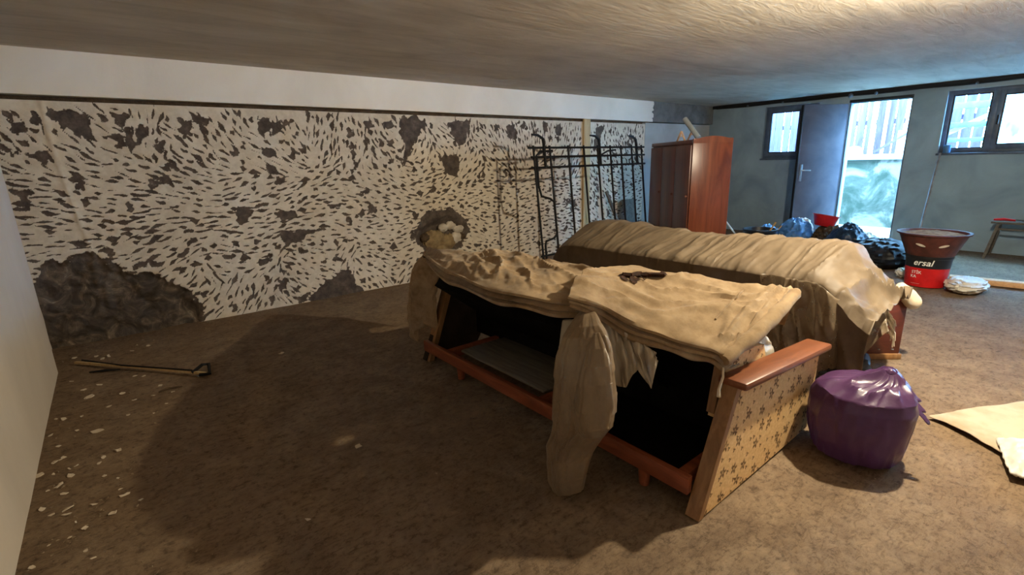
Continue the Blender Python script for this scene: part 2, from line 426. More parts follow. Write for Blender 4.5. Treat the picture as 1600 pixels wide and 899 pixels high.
# ---------------- the hacked long wall: a relief mesh carrying the chisel marks
def wp(px, py):
    q = pyp(px, py, D); return np.array([q.x, q.z])
angs = """20,190,40;60,240,35;40,215,30;100,240,30;130,235,40;150,260,12;60,290,10;100,300,15;130,300,10;200,265,15;200,300,2;170,320,5;225,215,100;215,185,75;70,200,70;190,190,20
245,185,95;250,230,100;270,200,20;290,215,50;330,200,60;350,215,50;300,245,35;330,245,40;370,240,35;390,220,25;370,195,65;400,190,90;420,195,85;300,265,20;340,270,20;350,285,-20;380,285,-20;300,290,25;260,275,25;240,290,10;260,315,10;300,320,5;340,320,0;320,300,20;370,310,-20;400,300,-25;430,310,-20;420,250,20;440,220,50;450,250,30
450,230,45;470,250,40;460,270,20;490,240,60;500,220,98;505,240,110;480,270,-30;520,270,-30;540,240,100;550,260,110;560,275,30;570,240,110;590,230,60;575,225,70;600,250,50;600,270,35;610,230,25;640,230,110;640,260,15;660,200,75;670,240,105;600,300,15;560,300,10;520,300,0;480,300,-20;460,290,-25;450,310,-20;500,330,-10;560,330,5;600,330,5;640,310,10;670,300,-15
660,220,105;680,210,45;700,220,40;690,240,50;720,230,100;730,200,95;720,270,130;740,250,120;670,270,-25;690,290,-35;660,300,-20;700,310,0;730,300,-20;745,310,-15;750,220,40;770,240,50;780,200,70;800,230,80;790,260,40;810,250,80;840,220,90;780,290,10;820,280,-20;800,310,-15;760,330,5;800,340,-30;700,330,-10;730,335,15;750,345,30;660,340,-10
850,200,85;870,200,100;890,210,95;860,250,-30;890,240,110;950,200,90;980,200,85;1000,200,95;960,240,60;990,250,60;960,280,20;990,290,-15;870,280,5;870,320,0;940,300,60;980,310,-25
280,335,0;330,350,-10;300,380,-30;330,380,0;290,400,-40;300,440,-35;310,420,80;330,430,60;350,420,10;360,400,5;400,400,0;370,450,110;350,460,120;340,480,-45;390,455,80;400,470,120;420,420,-40;410,400,-20;440,400,-60;430,430,-50;435,420,90;450,420,15;460,400,20;480,400,15;450,440,45;470,450,35;490,430,15;460,470,40;420,380,-25;480,380,10;400,360,-15;440,350,-15;490,340,-20
480,420,20;500,400,10;520,440,20;500,450,25;480,460,25;545,390,120;550,420,110;545,440,120;560,420,50;570,440,45;580,420,25;600,430,25;600,450,50;620,400,5;640,380,-20;640,420,-45;630,440,120;600,380,0;560,370,10;540,350,0;600,350,-5;650,350,-20;580,400,10
80,370,0;90,400,-5;150,370,0;150,350,5;200,370,-10;200,400,-20;250,370,-15;280,390,-25;180,390,-20;240,410,-30;270,430,-40"""
cp = []; ca = []
for tok in angs.replace('\n', ';').split(';'):
    x_, y_, a_ = map(float, tok.split(','))
    p0 = wp(x_, y_); p1 = wp(x_+6*math.cos(R(a_)), y_+6*math.sin(R(a_)))
    d_ = p1-p0; cp.append(p0); ca.append(math.atan2(d_[1], d_[0]))
cp = np.array(cp); ca = np.array(ca)
def flow(p):
    """marks' direction at wall points p (N,2): inverse-distance blend of doubled angles"""
    d2 = ((p[:, None, :]-cp[None])**2).sum(2)+4e-4
    wgt = d2**-1.6
    return .5*np.arctan2((wgt*np.sin(2*ca)).sum(1), (wgt*np.cos(2*ca)).sum(1))
HX0, HX1, HZ0, HZ1 = XL-.1, 7.22, -.03, 1.932
ST = .0095
nx = int((HX1-HX0)/ST)+1; nzv = int((HZ1-HZ0)/ST)+1
gx = np.linspace(HX0, HX1, nx); gz = np.linspace(HZ0, HZ1, nzv)
chip = np.full((nx, nzv), -1.0); bare = np.zeros((nx, nzv))
rs = np.random.RandomState(11)
# large chipped patches, outlines in wall metres
patches = [
 [(75,172),(110,172),(145,185),(147,222),(125,212),(105,205),(98,198),(88,190),(78,188)],
 [(25,300),(45,302),(52,330),(40,336),(30,320)],
 [(368,320),(385,318),(393,330),(385,350),(372,352),(366,335)],
 [(430,333),(462,326),(468,340),(440,346)],
 [(440,362),(495,360),(472,375),(450,383),(438,376)],
 [(480,470),(505,445),(535,422),(545,418),(555,440),(568,456),(550,464),(500,478)],
 [(645,362),(655,345),(670,330),(700,325),(725,338),(733,360),(720,387),(700,396),(665,394),(653,380)],
 [(620,186),(650,180),(665,190),(652,215),(642,238),(628,262),(632,225),(625,200)],
 [(700,192),(715,186),(735,190),(730,222),(716,228),(708,210)],
 [(690,246),(720,240),(716,276),(694,272)],
 [(408,230),(430,235),(437,249),(415,245)], [(412,248),(422,258),(432,266),(426,276),(414,262)], [(430,274),(442,280),(440,290),(431,286)],
 [(193,198),(206,200),(212,225),(205,242),(196,225)], [(206,200),(222,196),(230,212),(218,226),(210,214)], [(176,212),(190,214),(200,232),(185,226)], [(176,174),(200,180),(192,204),(184,196)],
 [(5,230),(35,238),(75,233),(80,252),(70,258),(38,246),(6,240)], [(12,190),(35,192),(50,212),(36,214),(20,204)], [(4,174),(14,180),(10,188)],
 [(282,188),(296,190),(300,212),(284,220),(278,204)], [(302,182),(326,186),(322,196),(308,194)],
 [(405,186),(420,186),(422,205),(408,208)], [(425,190),(438,188),(440,206),(428,210)], [(440,186),(458,188),(452,196),(440,197)],
 [(452,244),(456,234),(466,246),(460,252)], [(555,252),(562,254),(558,270),(552,264)],
 [(465,310),(475,306),(482,312),(470,318)], [(518,322),(534,318),(530,324),(520,325)], [(575,316),(584,320),(584,336),(574,334)],
 [(600,192),(612,188),(616,200),(605,205)], [(565,190),(576,188),(588,198),(572,202)],
 [(790,196),(805,192),(805,216),(794,216)], [(866,196),(876,192),(880,216),(868,212)], [(930,200),(945,196),(936,228),(928,236)], [(848,192),(858,190),(856,206),(850,206)],
 [(770,196),(780,194),(778,205),(772,206)], [(884,312),(900,310),(898,322),(886,322)], [(345,366),(360,366),(362,374),(348,376)], [(362,376),(372,374),(372,384),(363,386)],
 [(425,384),(440,380),(446,390),(430,392)], [(404,406),(424,398),(420,410),(405,414)], [(440,422),(446,424),(448,440),(442,436)],
]
patches = [(p, 0.0) for p in patches]
patches.append(([(62,414),(100,404),(128,402),(146,388),(158,402),(200,428),(222,424),(250,428),(282,446),(296,452),(300,464),(318,474),(322,505),(60,600),(40,470)], 1.0))
GX, GZ = np.meshgrid(gx, gz, indexing='ij')
def gnoise(sc, seed):
    """cheap smooth value noise on the wall grid"""
    r_ = np.random.RandomState(seed); a = r_.rand(int((HX1-HX0)*sc)+3, int((HZ1-HZ0)*sc)+3)-.5
    fx = (GX-HX0)*sc; fz = (GZ-HZ0)*sc; ix = fx.astype(int); iz = fz.astype(int); fx -= ix; fz -= iz
    fx = fx*fx*(3-2*fx); fz = fz*fz*(3-2*fz)
    return a[ix, iz]*(1-fx)*(1-fz)+a[ix+1, iz]*fx*(1-fz)+a[ix, iz+1]*(1-fx)*fz+a[ix+1, iz+1]*fx*fz
jit = gnoise(14, 3)*.05+gnoise(36, 4)*.035
for poly, isbare in patches:
    P = np.array([wp(*q) for q in poly])
    sl = np.where((gx > P[:, 0].min()-.15) & (gx < P[:, 0].max()+.15))[0]
    if len(sl) == 0: continue
    s0, s1 = sl[0], sl[-1]+1
    X_, Z_ = GX[s0:s1], GZ[s0:s1]
    inside = np.zeros(X_.shape, bool); dist = np.full(X_.shape, 9.0)
    for a_, b_ in zip(P, np.roll(P, -1, 0)):
        cond = ((a_[1] > Z_) != (b_[1] > Z_))
        with np.errstate(divide='ignore', invalid='ignore'):
            xi = (b_[0]-a_[0])*(Z_-a_[1])/(b_[1]-a_[1]+1e-12)+a_[0]
        inside ^= cond & (X_ < xi)
        ab = b_-a_; t_ = np.clip(((X_-a_[0])*ab[0]+(Z_-a_[1])*ab[1])/(ab@ab+1e-12), 0, 1)
        dist = np.minimum(dist, np.hypot(X_-a_[0]-t_*ab[0], Z_-a_[1]-t_*ab[1]))
    sd = np.where(inside, dist, -dist)+jit[s0:s1]
    chip[s0:s1] = np.maximum(chip[s0:s1], np.clip(sd/.02, -1, 1.0))
    if isbare: bare[s0:s1] = np.maximum(bare[s0:s1], np.clip(sd/.05, 0, 1))
# the chisel strokes
cand = np.column_stack([rs.uniform(HX0+.02, HX1-.04, 90000), rs.uniform(.03, 1.9, 90000)])
th = flow(cand)+rs.normal(0, .12, len(cand))
seam = [np.array([wp(*q) for q in s_]) for s_ in ([(66,160),(78,215),(97,275),(122,340),(146,400),(160,495)], [(148,180),(152,230),(165,300)], [(402,195),(405,240)], [(938,190),(938,345)])]
def segd(p, line):
    d = 9.0
    for a_, b_ in zip(line[:-1], line[1:]):
        ab = b_-a_; t_ = min(1, max(0, ((p-a_)@ab)/(ab@ab))); d = min(d, np.hypot(*(p-a_-t_*ab)))
    return d
acc = np.zeros((6500, 2)); na = 0
topn = lambda x: 1.87+.05*math.sin(x*7.3)+.03*math.sin(x*19)
marks = []
den = lambda x: 1.0
for (p, t_) in zip(cand, th):
    if na >= 6500: break
    if p[1] > topn(p[0]): continue
    if 5.66 < p[0] < 5.86: continue
    if segd(p, seam[0]) < .03 or segd(p, seam[1]) < .035 or segd(p, seam[2]) < .03 or segd(p, seam[3]) < .06: continue
    q = acc[:na]-p
    c_, s_ = math.cos(t_), math.sin(t_)
    if na and ((((q[:, 0]*c_+q[:, 1]*s_)/.108)**2+((-q[:, 0]*s_+q[:, 1]*c_)/.037)**2) < 1).any(): continue
    acc[na] = p; na += 1
    L_ = .05*rs.uniform(.5, 1.55); W_ = .0115*math.exp(rs.normal(0, .38))
    if rs.rand() < .08: W_ *= rs.uniform(1.8, 3.0); L_ *= .85
    if p[0] < 1.0: L_ *= 1.15
    i0, i1 = np.searchsorted(gx, [p[0]-L_-.02, p[0]+L_+.02]); j0, j1 = np.searchsorted(gz, [p[1]-L_-.02, p[1]+L_+.02])
    dx = GX[i0:i1, j0:j1]-p[0]; dz = GZ[i0:i1, j0:j1]-p[1]
    u = (dx*c_+dz*s_)/L_; v_ = (-dx*s_+dz*c_)
    asym = rs.uniform(-.35, .35)
    ww = W_*(1-.25*u*asym*2)*np.clip(1-np.abs(u)**1.7, .02, 1)*(1+.35*np.sin(u*4+asym*20))
    val = np.where(np.abs(u) < 1, (1-np.abs(v_+.25*W_*np.sin(u*3+asym*9))/ww), -1)
    val = np.minimum(val, (1-np.abs(u))*3.5)
    chip[i0:i1, j0:j1] = np.maximum(chip[i0:i1, j0:j1], np.clip(val, -1, 1))
depth = np.clip(chip*1.3, 0, 1)
yy = D + .008*depth*(.8+.5*gnoise(30, 8)) + .006*gnoise(2.2, 5) + bare*(.03+.05*gnoise(7, 6)+.02*gnoise(22, 7))
# deep hole in the round patch
hc = wp(692, 368)
hr = np.hypot((GX-hc[0])/.36, (GZ-hc[1])/.24)+gnoise(8, 12)*.35
yy += .09*np.clip((1-hr)*2.2, 0, 1)
# raised plaster seam
for s_ in seam[:1]:
    for a_, b_ in zip(s_[:-1], s_[1:]):
        ab = b_-a_; t_ = np.clip(((GX-a_[0])*ab[0]+(GZ-a_[1])*ab[1])/(ab@ab), 0, 1)
        d_ = np.hypot(GX-a_[0]-t_*ab[0], GZ-a_[1]-t_*ab[1])+gnoise(20, 21)*.015
        yy -= .012*np.exp(-(d_/.018)**2)
co = np.empty((nx*nzv, 3)); co[:, 0] = GX.ravel(); co[:, 1] = yy.ravel(); co[:, 2] = GZ.ravel()
me = bpy.data.meshes.new('wall_back')
idx = np.arange(nx*nzv).reshape(nx, nzv)
quads = np.stack([idx[:-1, :-1], idx[1:, :-1], idx[1:, 1:], idx[:-1, 1:]], -1).reshape(-1, 4)
me.vertices.add(len(co)); me.vertices.foreach_set('co', co.ravel())
me.loops.add(quads.size); me.loops.foreach_set('vertex_index', quads.ravel().astype(np.int32))
me.polygons.add(len(quads)); me.polygons.foreach_set('loop_start', np.arange(0, quads.size, 4, dtype=np.int32))
me.update(calc_edges=True)
me.attributes.new('chip', 'FLOAT', 'POINT').data.foreach_set('value', (chip*.5).ravel().astype(np.float32))
me.attributes.new('bare', 'FLOAT', 'POINT').data.foreach_set('value', bare.ravel().astype(np.float32))
me.polygons.foreach_set('use_smooth', [True]*len(quads))
me.materials.append(M['hack'])
wall_back = bpy.data.objects.new('wall_back', me); COL.objects.link(wall_back)
struct(wall_back, 'long white plaster wall hacked all over with dark chisel marks', 'wall')
# solid masonry behind it and the plain stretch near the window wall
o = MB().box((XL-.35, D+.17, -.1), (XR+.24, D+.3, H)).build('backing_masonry', 'rubble', wall_back, smooth=False)
MB().box((XL-.2, D+.06, 1.90), (7.36, D+.17, 2.1)).build('shadow_joint', 'rubble', wall_back, smooth=False)
o = MB().box((7.22, D-.004, 0), (XR, D+.16, 1.955)).build('plain_render', 'hack_plain', wall_back, smooth=False)
# plaster beam under the ceiling along the long wall
BY = D-.06
b = MB().box((XL-.2, BY, 1.968), (7.36, D+.2, H))
beam = struct(b.build('trim_1', 'plaster', smooth=False), 'smooth plastered beam running along the top of the hacked wall', 'beam')
b = MB()
def raw_edge(u, v_):
    x = 7.36+(XR-7.36)*u; x += (1-u)*(.06*fb(v_*5, 2.0)-.02)
    return x, BY-.003, 1.968+(H-1.968)*v_
b.grid(raw_edge, 30, 30)
b.box((7.40, BY+.001, 1.968), (XR, D+.2, H))
b.build('raw_cement_end', 'beam_grey', beam, smooth=False)
# baseline dark band where wall meets ceiling at the window side
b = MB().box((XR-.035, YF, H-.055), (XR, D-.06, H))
struct(b.build('trim_2', 'cable', smooth=False), 'dark strip between ceiling and window wall', 'trim')

# ---------------- windows
def frame_rect(b, y0, y1, z0, z1, wd, x0, x1):
    b.rbox((x0, y0, z0), (x1, y0+wd, z1), .004); b.rbox((x0, y1-wd, z0), (x1, y1, z1), .004)
    b.rbox((x0, y0+wd, z0), (x1, y1-wd, z0+wd), .004); b.rbox((x0, y0+wd, z1-wd), (x1, y1-wd, z1), .004)
def window(n, y0, y1, z0, z1, sashes, label, handle=None):
    xo = XR+.05
    wr = thing('window_%d' % n, label, 'window', (xo, (y0+y1)/2, z0)); wr['kind'] = 'structure'
    b = MB(); frame_rect(b, y0, y1, z0, z1, .045, xo, xo+.07); b.build('window_frame', 'frame_pvc', wr)
    for (a, c_, opening) in sashes:
        b = MB(); x_ = xo-.018 if opening else xo+.012
        frame_rect(b, a, c_, z0+.04, z1-.04, .062 if opening else .02, x_, x_+.05)
        s_ = b.build('sash', 'frame_pvc', wr)
        g = .055 if opening else .016
        b = MB(); frame_rect(b, a+g, c_-g, z0+.04+g, z1-.04-g, .014, x_-.002, x_+.03); b.build('gasket', 'gasket', s_)
        b = MB().box((x_+.018, a+g+.008, z0+.048+g), (x_+.024, c_-g-.008, z1-.048-g)); b.build('pane', 'glass', s_, smooth=False)
        if opening == 2:
            b = MB().rbox((x_-.03, c_-.045, (z0+z1)/2-.06), (x_, c_-.02, (z0+z1)/2+.06), .006); b.build('window_handle', 'gasket', s_)
    for (a, c_) in [(s1[1], s2[0]) for s1, s2 in zip(sashes[:-1], sashes[1:])]:
        MB().rbox((xo-.005, a-.005, z0), (xo+.07, c_+.005, z1), .004).build('mullion', 'frame_pvc', wr)
    MB().rbox((XR-.012, y0-.02, z0-.03), (XR+.06, y1+.02, z0), .005).build('window_sill', 'frame_pvc', wr)
    return wr
window(1, *WIN_A, [(3.44, 3.60, 0), (3.64, 4.215, 1)], 'small grey framed window partly hidden by the open door')
window(2, *WIN_B, [(.19, 1.27, 2), (1.32, 1.75, 0)], 'wide grey framed window on the right with blue yard behind')
window(3, *WIN_C, [(-1.66, -1.0, 1), (-.95, -.29, 1)], 'unseen grey framed window added further along the window wall for daylight')  # out of view, added to bring more blue daylight into the room
# ---------------- door
dr = thing('door_1', 'open blue grey sheet door standing inward beside the bright doorway', 'door', (XR, DOOR[1], 0)); dr['kind'] = 'structure'
hinge = Vector((XR-.02, DOOR[1]+.02, 0)); free = Vector((8.62, 3.395, 0))
dd = (free-hinge).normalized(); nn = Vector((-dd.y, dd.x, 0)); wdt = (free-hinge).length
Tm = Matrix(((dd.x, nn.x, 0, hinge.x), (dd.y, nn.y, 0, hinge.y), (0, 0, 1, .055), (0, 0, 0, 1)))
leaf = MB().rbox((0, -.022, 0), (wdt, .022, 2.06), .004, Tm).build('door_leaf', 'door_leaf', dr)
MB().rbox((wdt-.004, -.024, 0), (wdt+.012, .024, 2.06), .003, Tm).build('edge_strip', 'gasket', leaf)
sgn = -1 if (Tm.to_3x3() @ Vector((0, -1, 0))).dot(Vector((-1, -.4, 0))) > 0 else 1
MB().rbox((wdt-.085, sgn*.022 - .004, .90), (wdt-.045, sgn*.022+.004, 1.16), .003, Tm).build('handle_plate', 'steel', leaf)
hp = [Tm @ Vector(q) for q in ((wdt-.065, sgn*.022, 1.07), (wdt-.065, sgn*.07, 1.07), (wdt-.075, sgn*.075, 1.07), (wdt-.19, sgn*.075, 1.065))]
MB().tube(hp, .009).build('door_handle', 'steel', leaf)
b = MB()
b.rbox((XR-.015, DOOR[0]-.0, DOOR[3]), (XR+T-.06, DOOR[1], DOOR[3]+.04), .004)
b.build('door_head', 'gasket', dr)
b = MB()
b.rbox((XR+.01, DOOR[1]-.02, .05), (XR+.07, DOOR[1]+.01, DOOR[3]), .004)
b.rbox((XR+.01, DOOR[0]-.01, .05), (XR+.07, DOOR[0]+.02, DOOR[3]), .004)
b.build('door_frame', 'frame_pvc', dr)
MB().rbox((XR-.06, DOOR[0]-.02, -.01), (XR+T+.05, DOOR[1]+.02, .065), .008).build('threshold', 'ground', dr)

# ---------------- wiring along the top of the window wall
b = MB(); pts = [Vector((XR-.05, y, H-.05-.012*abs(math.sin(y*3.1)))) for y in np.linspace(5.15, -2.4, 60)]
b.tube(pts, .012, 6)
cb = tag(b.build('electric_cable', 'cable'), 'black electric cable run along the top of the window wall', 'cable')
for y, r_ in ((4.55, .02), (3.95, .018), (2.95, .035), (2.62, .025), (1.5, .018)):
    MB().lathe([(0.001, -r_), (r_*.8, -r_*.6), (r_, 0), (r_*.8, r_*.6), (0.001, r_)], (XR-.065, y, H-.06), 12).build('cable_clip', 'frame_pvc', cb)

# ================================================================== THE YARD OUTSIDE
struct(MB().box((XR+T, -8, -.05), (14, 9, .03)).build('yard_ground', 'ground', smooth=False), 'pale concrete yard outside the door', 'ground')
b = MB().grid(lambda u, v_: (10.95+.03*fb(u*30, v_*6), .3+u*8.7, -.05+v_*1.3), 60, 12)
b.box((10.97, .3, -.05), (11.9, 9, 1.24))
struct(b.build('wall_retaining', 'retaining', smooth=True), 'low mossy whitewashed retaining wall seen through the doorway', 'wall')
struct(MB().rbox((10.88, .3, 1.24), (12.6, 9, 1.33), .015).build('trim_3', 'ground', smooth=True), 'bright concrete coping on the retaining wall', 'coping')
fence = thing('board_fence', 'tall weathered vertical board fence beyond the doorway', 'fence', (12.2, 2.5, 1.33))
y = 0.5; i = 0
while y < 6.6:
    wd = .15+.03*rnd.random()
    b = MB().rbox((12.2+.01*rnd.random(), y, 1.33), (12.225, y+wd-.02*rnd.random()-.006, 3.3+.1*rnd.random()), .003)
    b.build('board', 'fence_wood' if rnd.random() < .72 else 'fence_pale', fence); y += wd; i += 1
for z in (1.9, 2.7): MB().rbox((12.225, .5, z), (12.28, 6.6, z+.1), .004).build('fence_rail', 'fence_wood', fence)
# whitish timbers standing in front of the fence
for i, (px, wd, lab) in enumerate(((1364, .07, 'pale upright timber at the left of the fence seen through the doorway'), (1383, .05, 'thin pale upright timber in the middle of the doorway view'))):
    q = pxp(px, 200, 12.1)
    tag(MB().rbox((12.08, q.y-wd/2, 1.33), (12.13, q.y+wd/2, 3.1), .004).build('timber_post', 'fence_pale'), lab, 'timber', 'timbers against the fence')
a_, c_ = pxp(1365, 238, 11.6), pxp(1424, 205, 11.6)
tag(MB().tube([a_, c_, c_+(c_-a_)*1.2], .03, 4).build('slanting_beam', 'fence_wood'), 'dark slanting beam resting on the coping outside the door', 'timber')
a_ = pxp(1404, 225, 11.7)
tag(MB().rbox((11.68, a_.y-.03, 1.33), (11.73, a_.y+.03, 1.75), .004).build('short_post', 'fence_pale'), 'short pale post under the slanting beam outside the door', 'timber')
q = pxp(1335, 234, 11.5)
tag(MB().lathe([(.001, .17), (.08, .15), (.13, .1), (.15, .02), (.15, 0)], (11.5, q.y, 1.33), 20).build('white_mound', 'ground'), 'small rounded white mound on the coping outside the door', 'mound')
for i, (z, th_) in enumerate(((1.50, .06), (1.72, .08), (2.0, .1))):
    q0 = pxp(1478, 200, 10.6); q1 = pxp(1556, 200, 10.6)
    tag(MB().rbox((10.68, q1.y-.9, z), (10.73, q0.y+.1, z+th_), .004).build('blue_rail', 'blue_bar'), ['lowest blue rail', 'middle blue rail', 'highest blue rail'][i]+' outside the wide window', 'rail', 'blue rails of the yard stair')
tag(MB().tube([(10.80, 2.05, 1.62), (10.80, 1.0, 2.2), (10.80, .4, 2.53)], .045, 4).build('stair_stringer', 'fence_pale'), 'pale diagonal stair timber outside the wide window', 'timber')
b = MB().grid(lambda u, v_: (10.35+.12*fb(u*5, v_*3)+.04*math.sin(u*30+v_*4), 1.42-u*1.3, 1.1+v_*1.3), 40, 20)
tag(b.build('plastic_curtain', 'pale_sheet', solid=.004), 'pale plastic sheeting hanging outside the right window', 'plastic sheet')

# ================================================================== SOFA WITH THE OPEN BACK
SX = 1.58                                # outer face of the back rail
sofa = thing('old_sofa', 'gutted old sofa with open back, orange wooden rails and floral arm, nearest to the viewer', 'sofa', (2.1, 1.95, 0))
# near arm: slanted floral panel with a wooden cap
def arm_poly(dz=0): return [(1.59, .004), (2.62, .015), (2.655, .44), (1.81, .505)]
MB().prism(arm_poly(), .835, .89).build('arm_panel', 'floral', sofa, smooth=False)
b = MB().prism([(1.578, .002), (1.612, .002), (1.835, .505), (1.80, .505)], .832, .892); b.build('arm_edge_board', 'edge_wood', sofa, smooth=False)
capT = Matrix.Translation((1.79, .855, .52)) @ Matrix.Rotation(R(4.4), 4, 'Y')
MB().rbox((0, -.062, -.017), (.90, .058, .017), .011, capT).build('arm_cap', 'cap_wood', sofa)
# far arm
MB().prism(arm_poly(), 3.0, 3.05).build('arm_panel', 'dark_fabric', sofa, smooth=False)
MB().prism([(1.60, .002), (1.64, .002), (1.83, .505), (1.79, .505)], 2.97, 3.052).build('arm_edge_board', 'edge_wood', sofa, smooth=False)
# rails and bottom
MB().rbox((SX, .89, .088), (SX+.032, 3.0, .165), .004).build('back_rail', 'rail_wood', sofa)
MB().rbox((2.56, .89, .088), (2.6, 3.0, .2), .004).build('front_rail', 'rail_wood', sofa)
for y in (.92, 1.78, 2.72):
    MB().rbox((SX+.03, y, .095), (2.56, y+.045, .15), .004).build('cross_rail', 'rail_wood', sofa)
MB().rbox((SX+.10, 1.84, .148), (2.05, 2.66, .164), .003).build('bottom_board', 'board_grey', sofa)
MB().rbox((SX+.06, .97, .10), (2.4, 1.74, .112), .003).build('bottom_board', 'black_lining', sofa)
for y in (1.12, 2.58):
    for x in (SX+.005, 2.5):
        MB().lathe([(.001, 0), (.022, 0), (.03, .09), (.001, .09)], (x+.035, y, 0), 12).build('leg', 'rail_wood', sofa)
# tilted backrest and raised seat, black underneath
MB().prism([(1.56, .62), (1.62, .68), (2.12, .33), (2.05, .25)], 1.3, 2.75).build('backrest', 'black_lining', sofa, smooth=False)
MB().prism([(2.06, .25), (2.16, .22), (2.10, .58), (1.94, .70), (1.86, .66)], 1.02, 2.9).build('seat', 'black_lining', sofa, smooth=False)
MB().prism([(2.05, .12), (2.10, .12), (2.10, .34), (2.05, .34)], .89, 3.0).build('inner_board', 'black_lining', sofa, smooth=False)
MB().prism([(1.80, .34), (2.30, .34), (2.20, .56), (2.0, .59), (1.86, .55)], .918, .947).build('seat_end', 'floral', sofa, smooth=False)
MB().prism([(1.79, .36), (1.805, .36), (1.85, .58), (1.83, .58)], .915, .95).build('seat_end_edge', 'edge_wood', sofa, smooth=False)

# ------------------------------------------------------------------ canvas thrown over it
canvas = thing('canvas_cover', 'crumpled tan canvas thrown over the top of the gutted sofa', 'canvas', (1.7, 1.9, .6))
def P3(L): return [pz(*q) for q in L]
def cloth(hem, ridge, back, wr, nu=130, nv=44, lips=True, lipd=.07):
    Hm, Rg, Bk = P3(hem), P3(ridge), [Vector(q) for q in back]
    def fn(u, v):
        h, r_, k_ = cat_curve(Hm, u), cat_curve(Rg, u), cat_curve(Bk, u)
        if v < .22 and lips:                       # turned-under layers of the hem
            t = v/.22
            dp = lipd*(.75+.5*nz(u*5, 2.2)+.25*math.sin(u*math.pi))
            path = [Vector((.09, 0, -dp)), Vector((.012, 0, -dp)), Vector((.004, 0, -.82*dp)), Vector((.035, 0, -.66*dp)), Vector((-.006, 0, -.52*dp)), Vector((.028, 0, -.34*dp)), Vector((-.006, 0, -.16*dp)), Vector((0, 0, 0))]
            p = h + cat_curve(path, t)
            p.x += .010*nz(u*7, t*2, 4); p.z += .008*nz(u*6, t*1.5, 8)
            return p
        t = (v-.22)/.78 if lips else v
        if t < .78:
            s = t/.78; p = h.lerp(r_, s)
            p.z += .022*math.sin(math.pi*s)
            # round the hem edge
            p.z += .016*math.exp(-s*14)-.016*math.exp(-0*14)*(1-s)**8
        else:
            s = (t-.78)/.22; p = r_.lerp(k_, s); p.z += .05*math.sin(math.pi*min(s, .5))*.4
        e = sstep(0, .12, t)
        p += wr(u, t, p)*e
        return p
    return MB().grid(fn, nu, nv)
def crease(a, c, seed):
    """sharp-edged folds running along a, crossing c"""
    a2 = a+.35*nz(a*.9, c*.8, seed+5); c2 = c+.5*nz(a*1.1, c*.9, seed)
    r_ = 1-abs(nz(a2*.45, c2, seed))*2.4
    return max(0, r_)**1.6
def wr_far(u, t, p):
    messy = sstep(.28, .5, u)*(1-sstep(.75, .95, u)*.5)
    q = .024*crease(u*5, t*2.6+u*2.2, 1.7)+.012*crease(u*8+t*3, t*4.5-u*3, 5.2)
    q += messy*(.017*crease(u*9-t*3, t*4+u*4, 8.1)+.008*crease(u*16, t*9-u*6, 3.4))+.004*fb(p.x*16, p.y*16, 2)
    return Vector((.012*nz(p.x*6, p.y*6, 9)*messy, 0, q-.022))
def wr_near(u, t, p):
    q = .024*crease(u*3.2, t*3.6-u*1.4, 7.1)*(1-.5*sstep(.3, .7, t))+.015*crease(u*6+t*2, t*8-u*2, 1.3)+.012*crease(u*7+t*7, t*2-u*9, 4.6)*sstep(.55, .85, u)
    q += -.03*math.sin(math.pi*min(1, t/.78))*math.sin(math.pi*u)*.6+.002*fb(p.x*20, p.y*18, 3)
    q += .012*math.exp(-((u-.80-.03*t)/.02)**2)
    return Vector((0, .004*nz(p.x*6, p.y*6), q-.010))
far_hem = [(662,397,.71), (667,399,.78), (679,410,.81), (695,420,.82), (712,428,.83), (740,441,.84), (770,451,.845), (800,457,.845), (835,465,.84), (870,470,.83), (915,474,.80)]
far_rdg = [(668,392,.72), (680,391,.76), (700,391,.80), (725,391,.82), (748,392,.84), (765,391,.86), (785,391,.87), (812,396,.87), (840,403,.87), (870,408,.87), (925,422,.86)]
far_bk = [(2.05, 3.32, .55), (2.05, 3.1, .55), (2.05, 2.9, .58), (2.1, 2.7, .6), (2.1, 2.5, .6), (2.12, 2.35, .6), (2.12, 2.2, .6), (2.12, 2.05, .6), (2.12, 1.9, .6), (2.14, 1.75, .6), (2.16, 1.5, .6)]
cloth(far_hem, far_rdg, far_bk, wr_far, 190, 64).build('far_fold', 'canvas', canvas, solid=.006)
near_hem = [(889,462,.865), (915,468,.85), (945,480,.81), (980,499,.77), (1015,515,.735), (1045,526,.71), (1075,534,.69), (1099,540,.675), (1118,547,.66), (1130,553,.645), (1140,556,.63)]
near_rdg = [(915,424,.885), (945,421,.88), (985,416,.88), (1015,421,.87), (1045,427,.86), (1080,428,.85), (1120,435,.83), (1160,443,.81), (1200,450,.79), (1228,450,.775), (1246,455,.76)]
near_bk = [(2.16, 1.75, .6), (2.18, 1.6, .6), (2.22, 1.5, .6), (2.26, 1.42, .6), (2.3, 1.35, .6), (2.34, 1.28, .6), (2.38, 1.2, .58), (2.42, 1.12, .56), (2.44, 1.05, .55), (2.46, 1.0, .55), (2.48, .95, .55)]
near_o = cloth(near_hem, near_rdg, near_bk, wr_near, 170, 60).build('near_fold', 'canvas', canvas, solid=.008)
# rolled near-end edge
e0, e1 = pz(1134, 560, .625), pz(1243, 458, .765)
pts = [e0.lerp(e1, t)+Vector((0, -.012*math.sin(t*3.1), .008*fb(t*5, 3.3))) for t in np.linspace(-.02, 1.02, 24)]
MB().tube(pts, [.024+.006*fb(i*.4, 1.1)+.01*math.sin(i/23*math.pi) for i in range(24)], 12).build('rolled_edge', 'canvas', canvas)
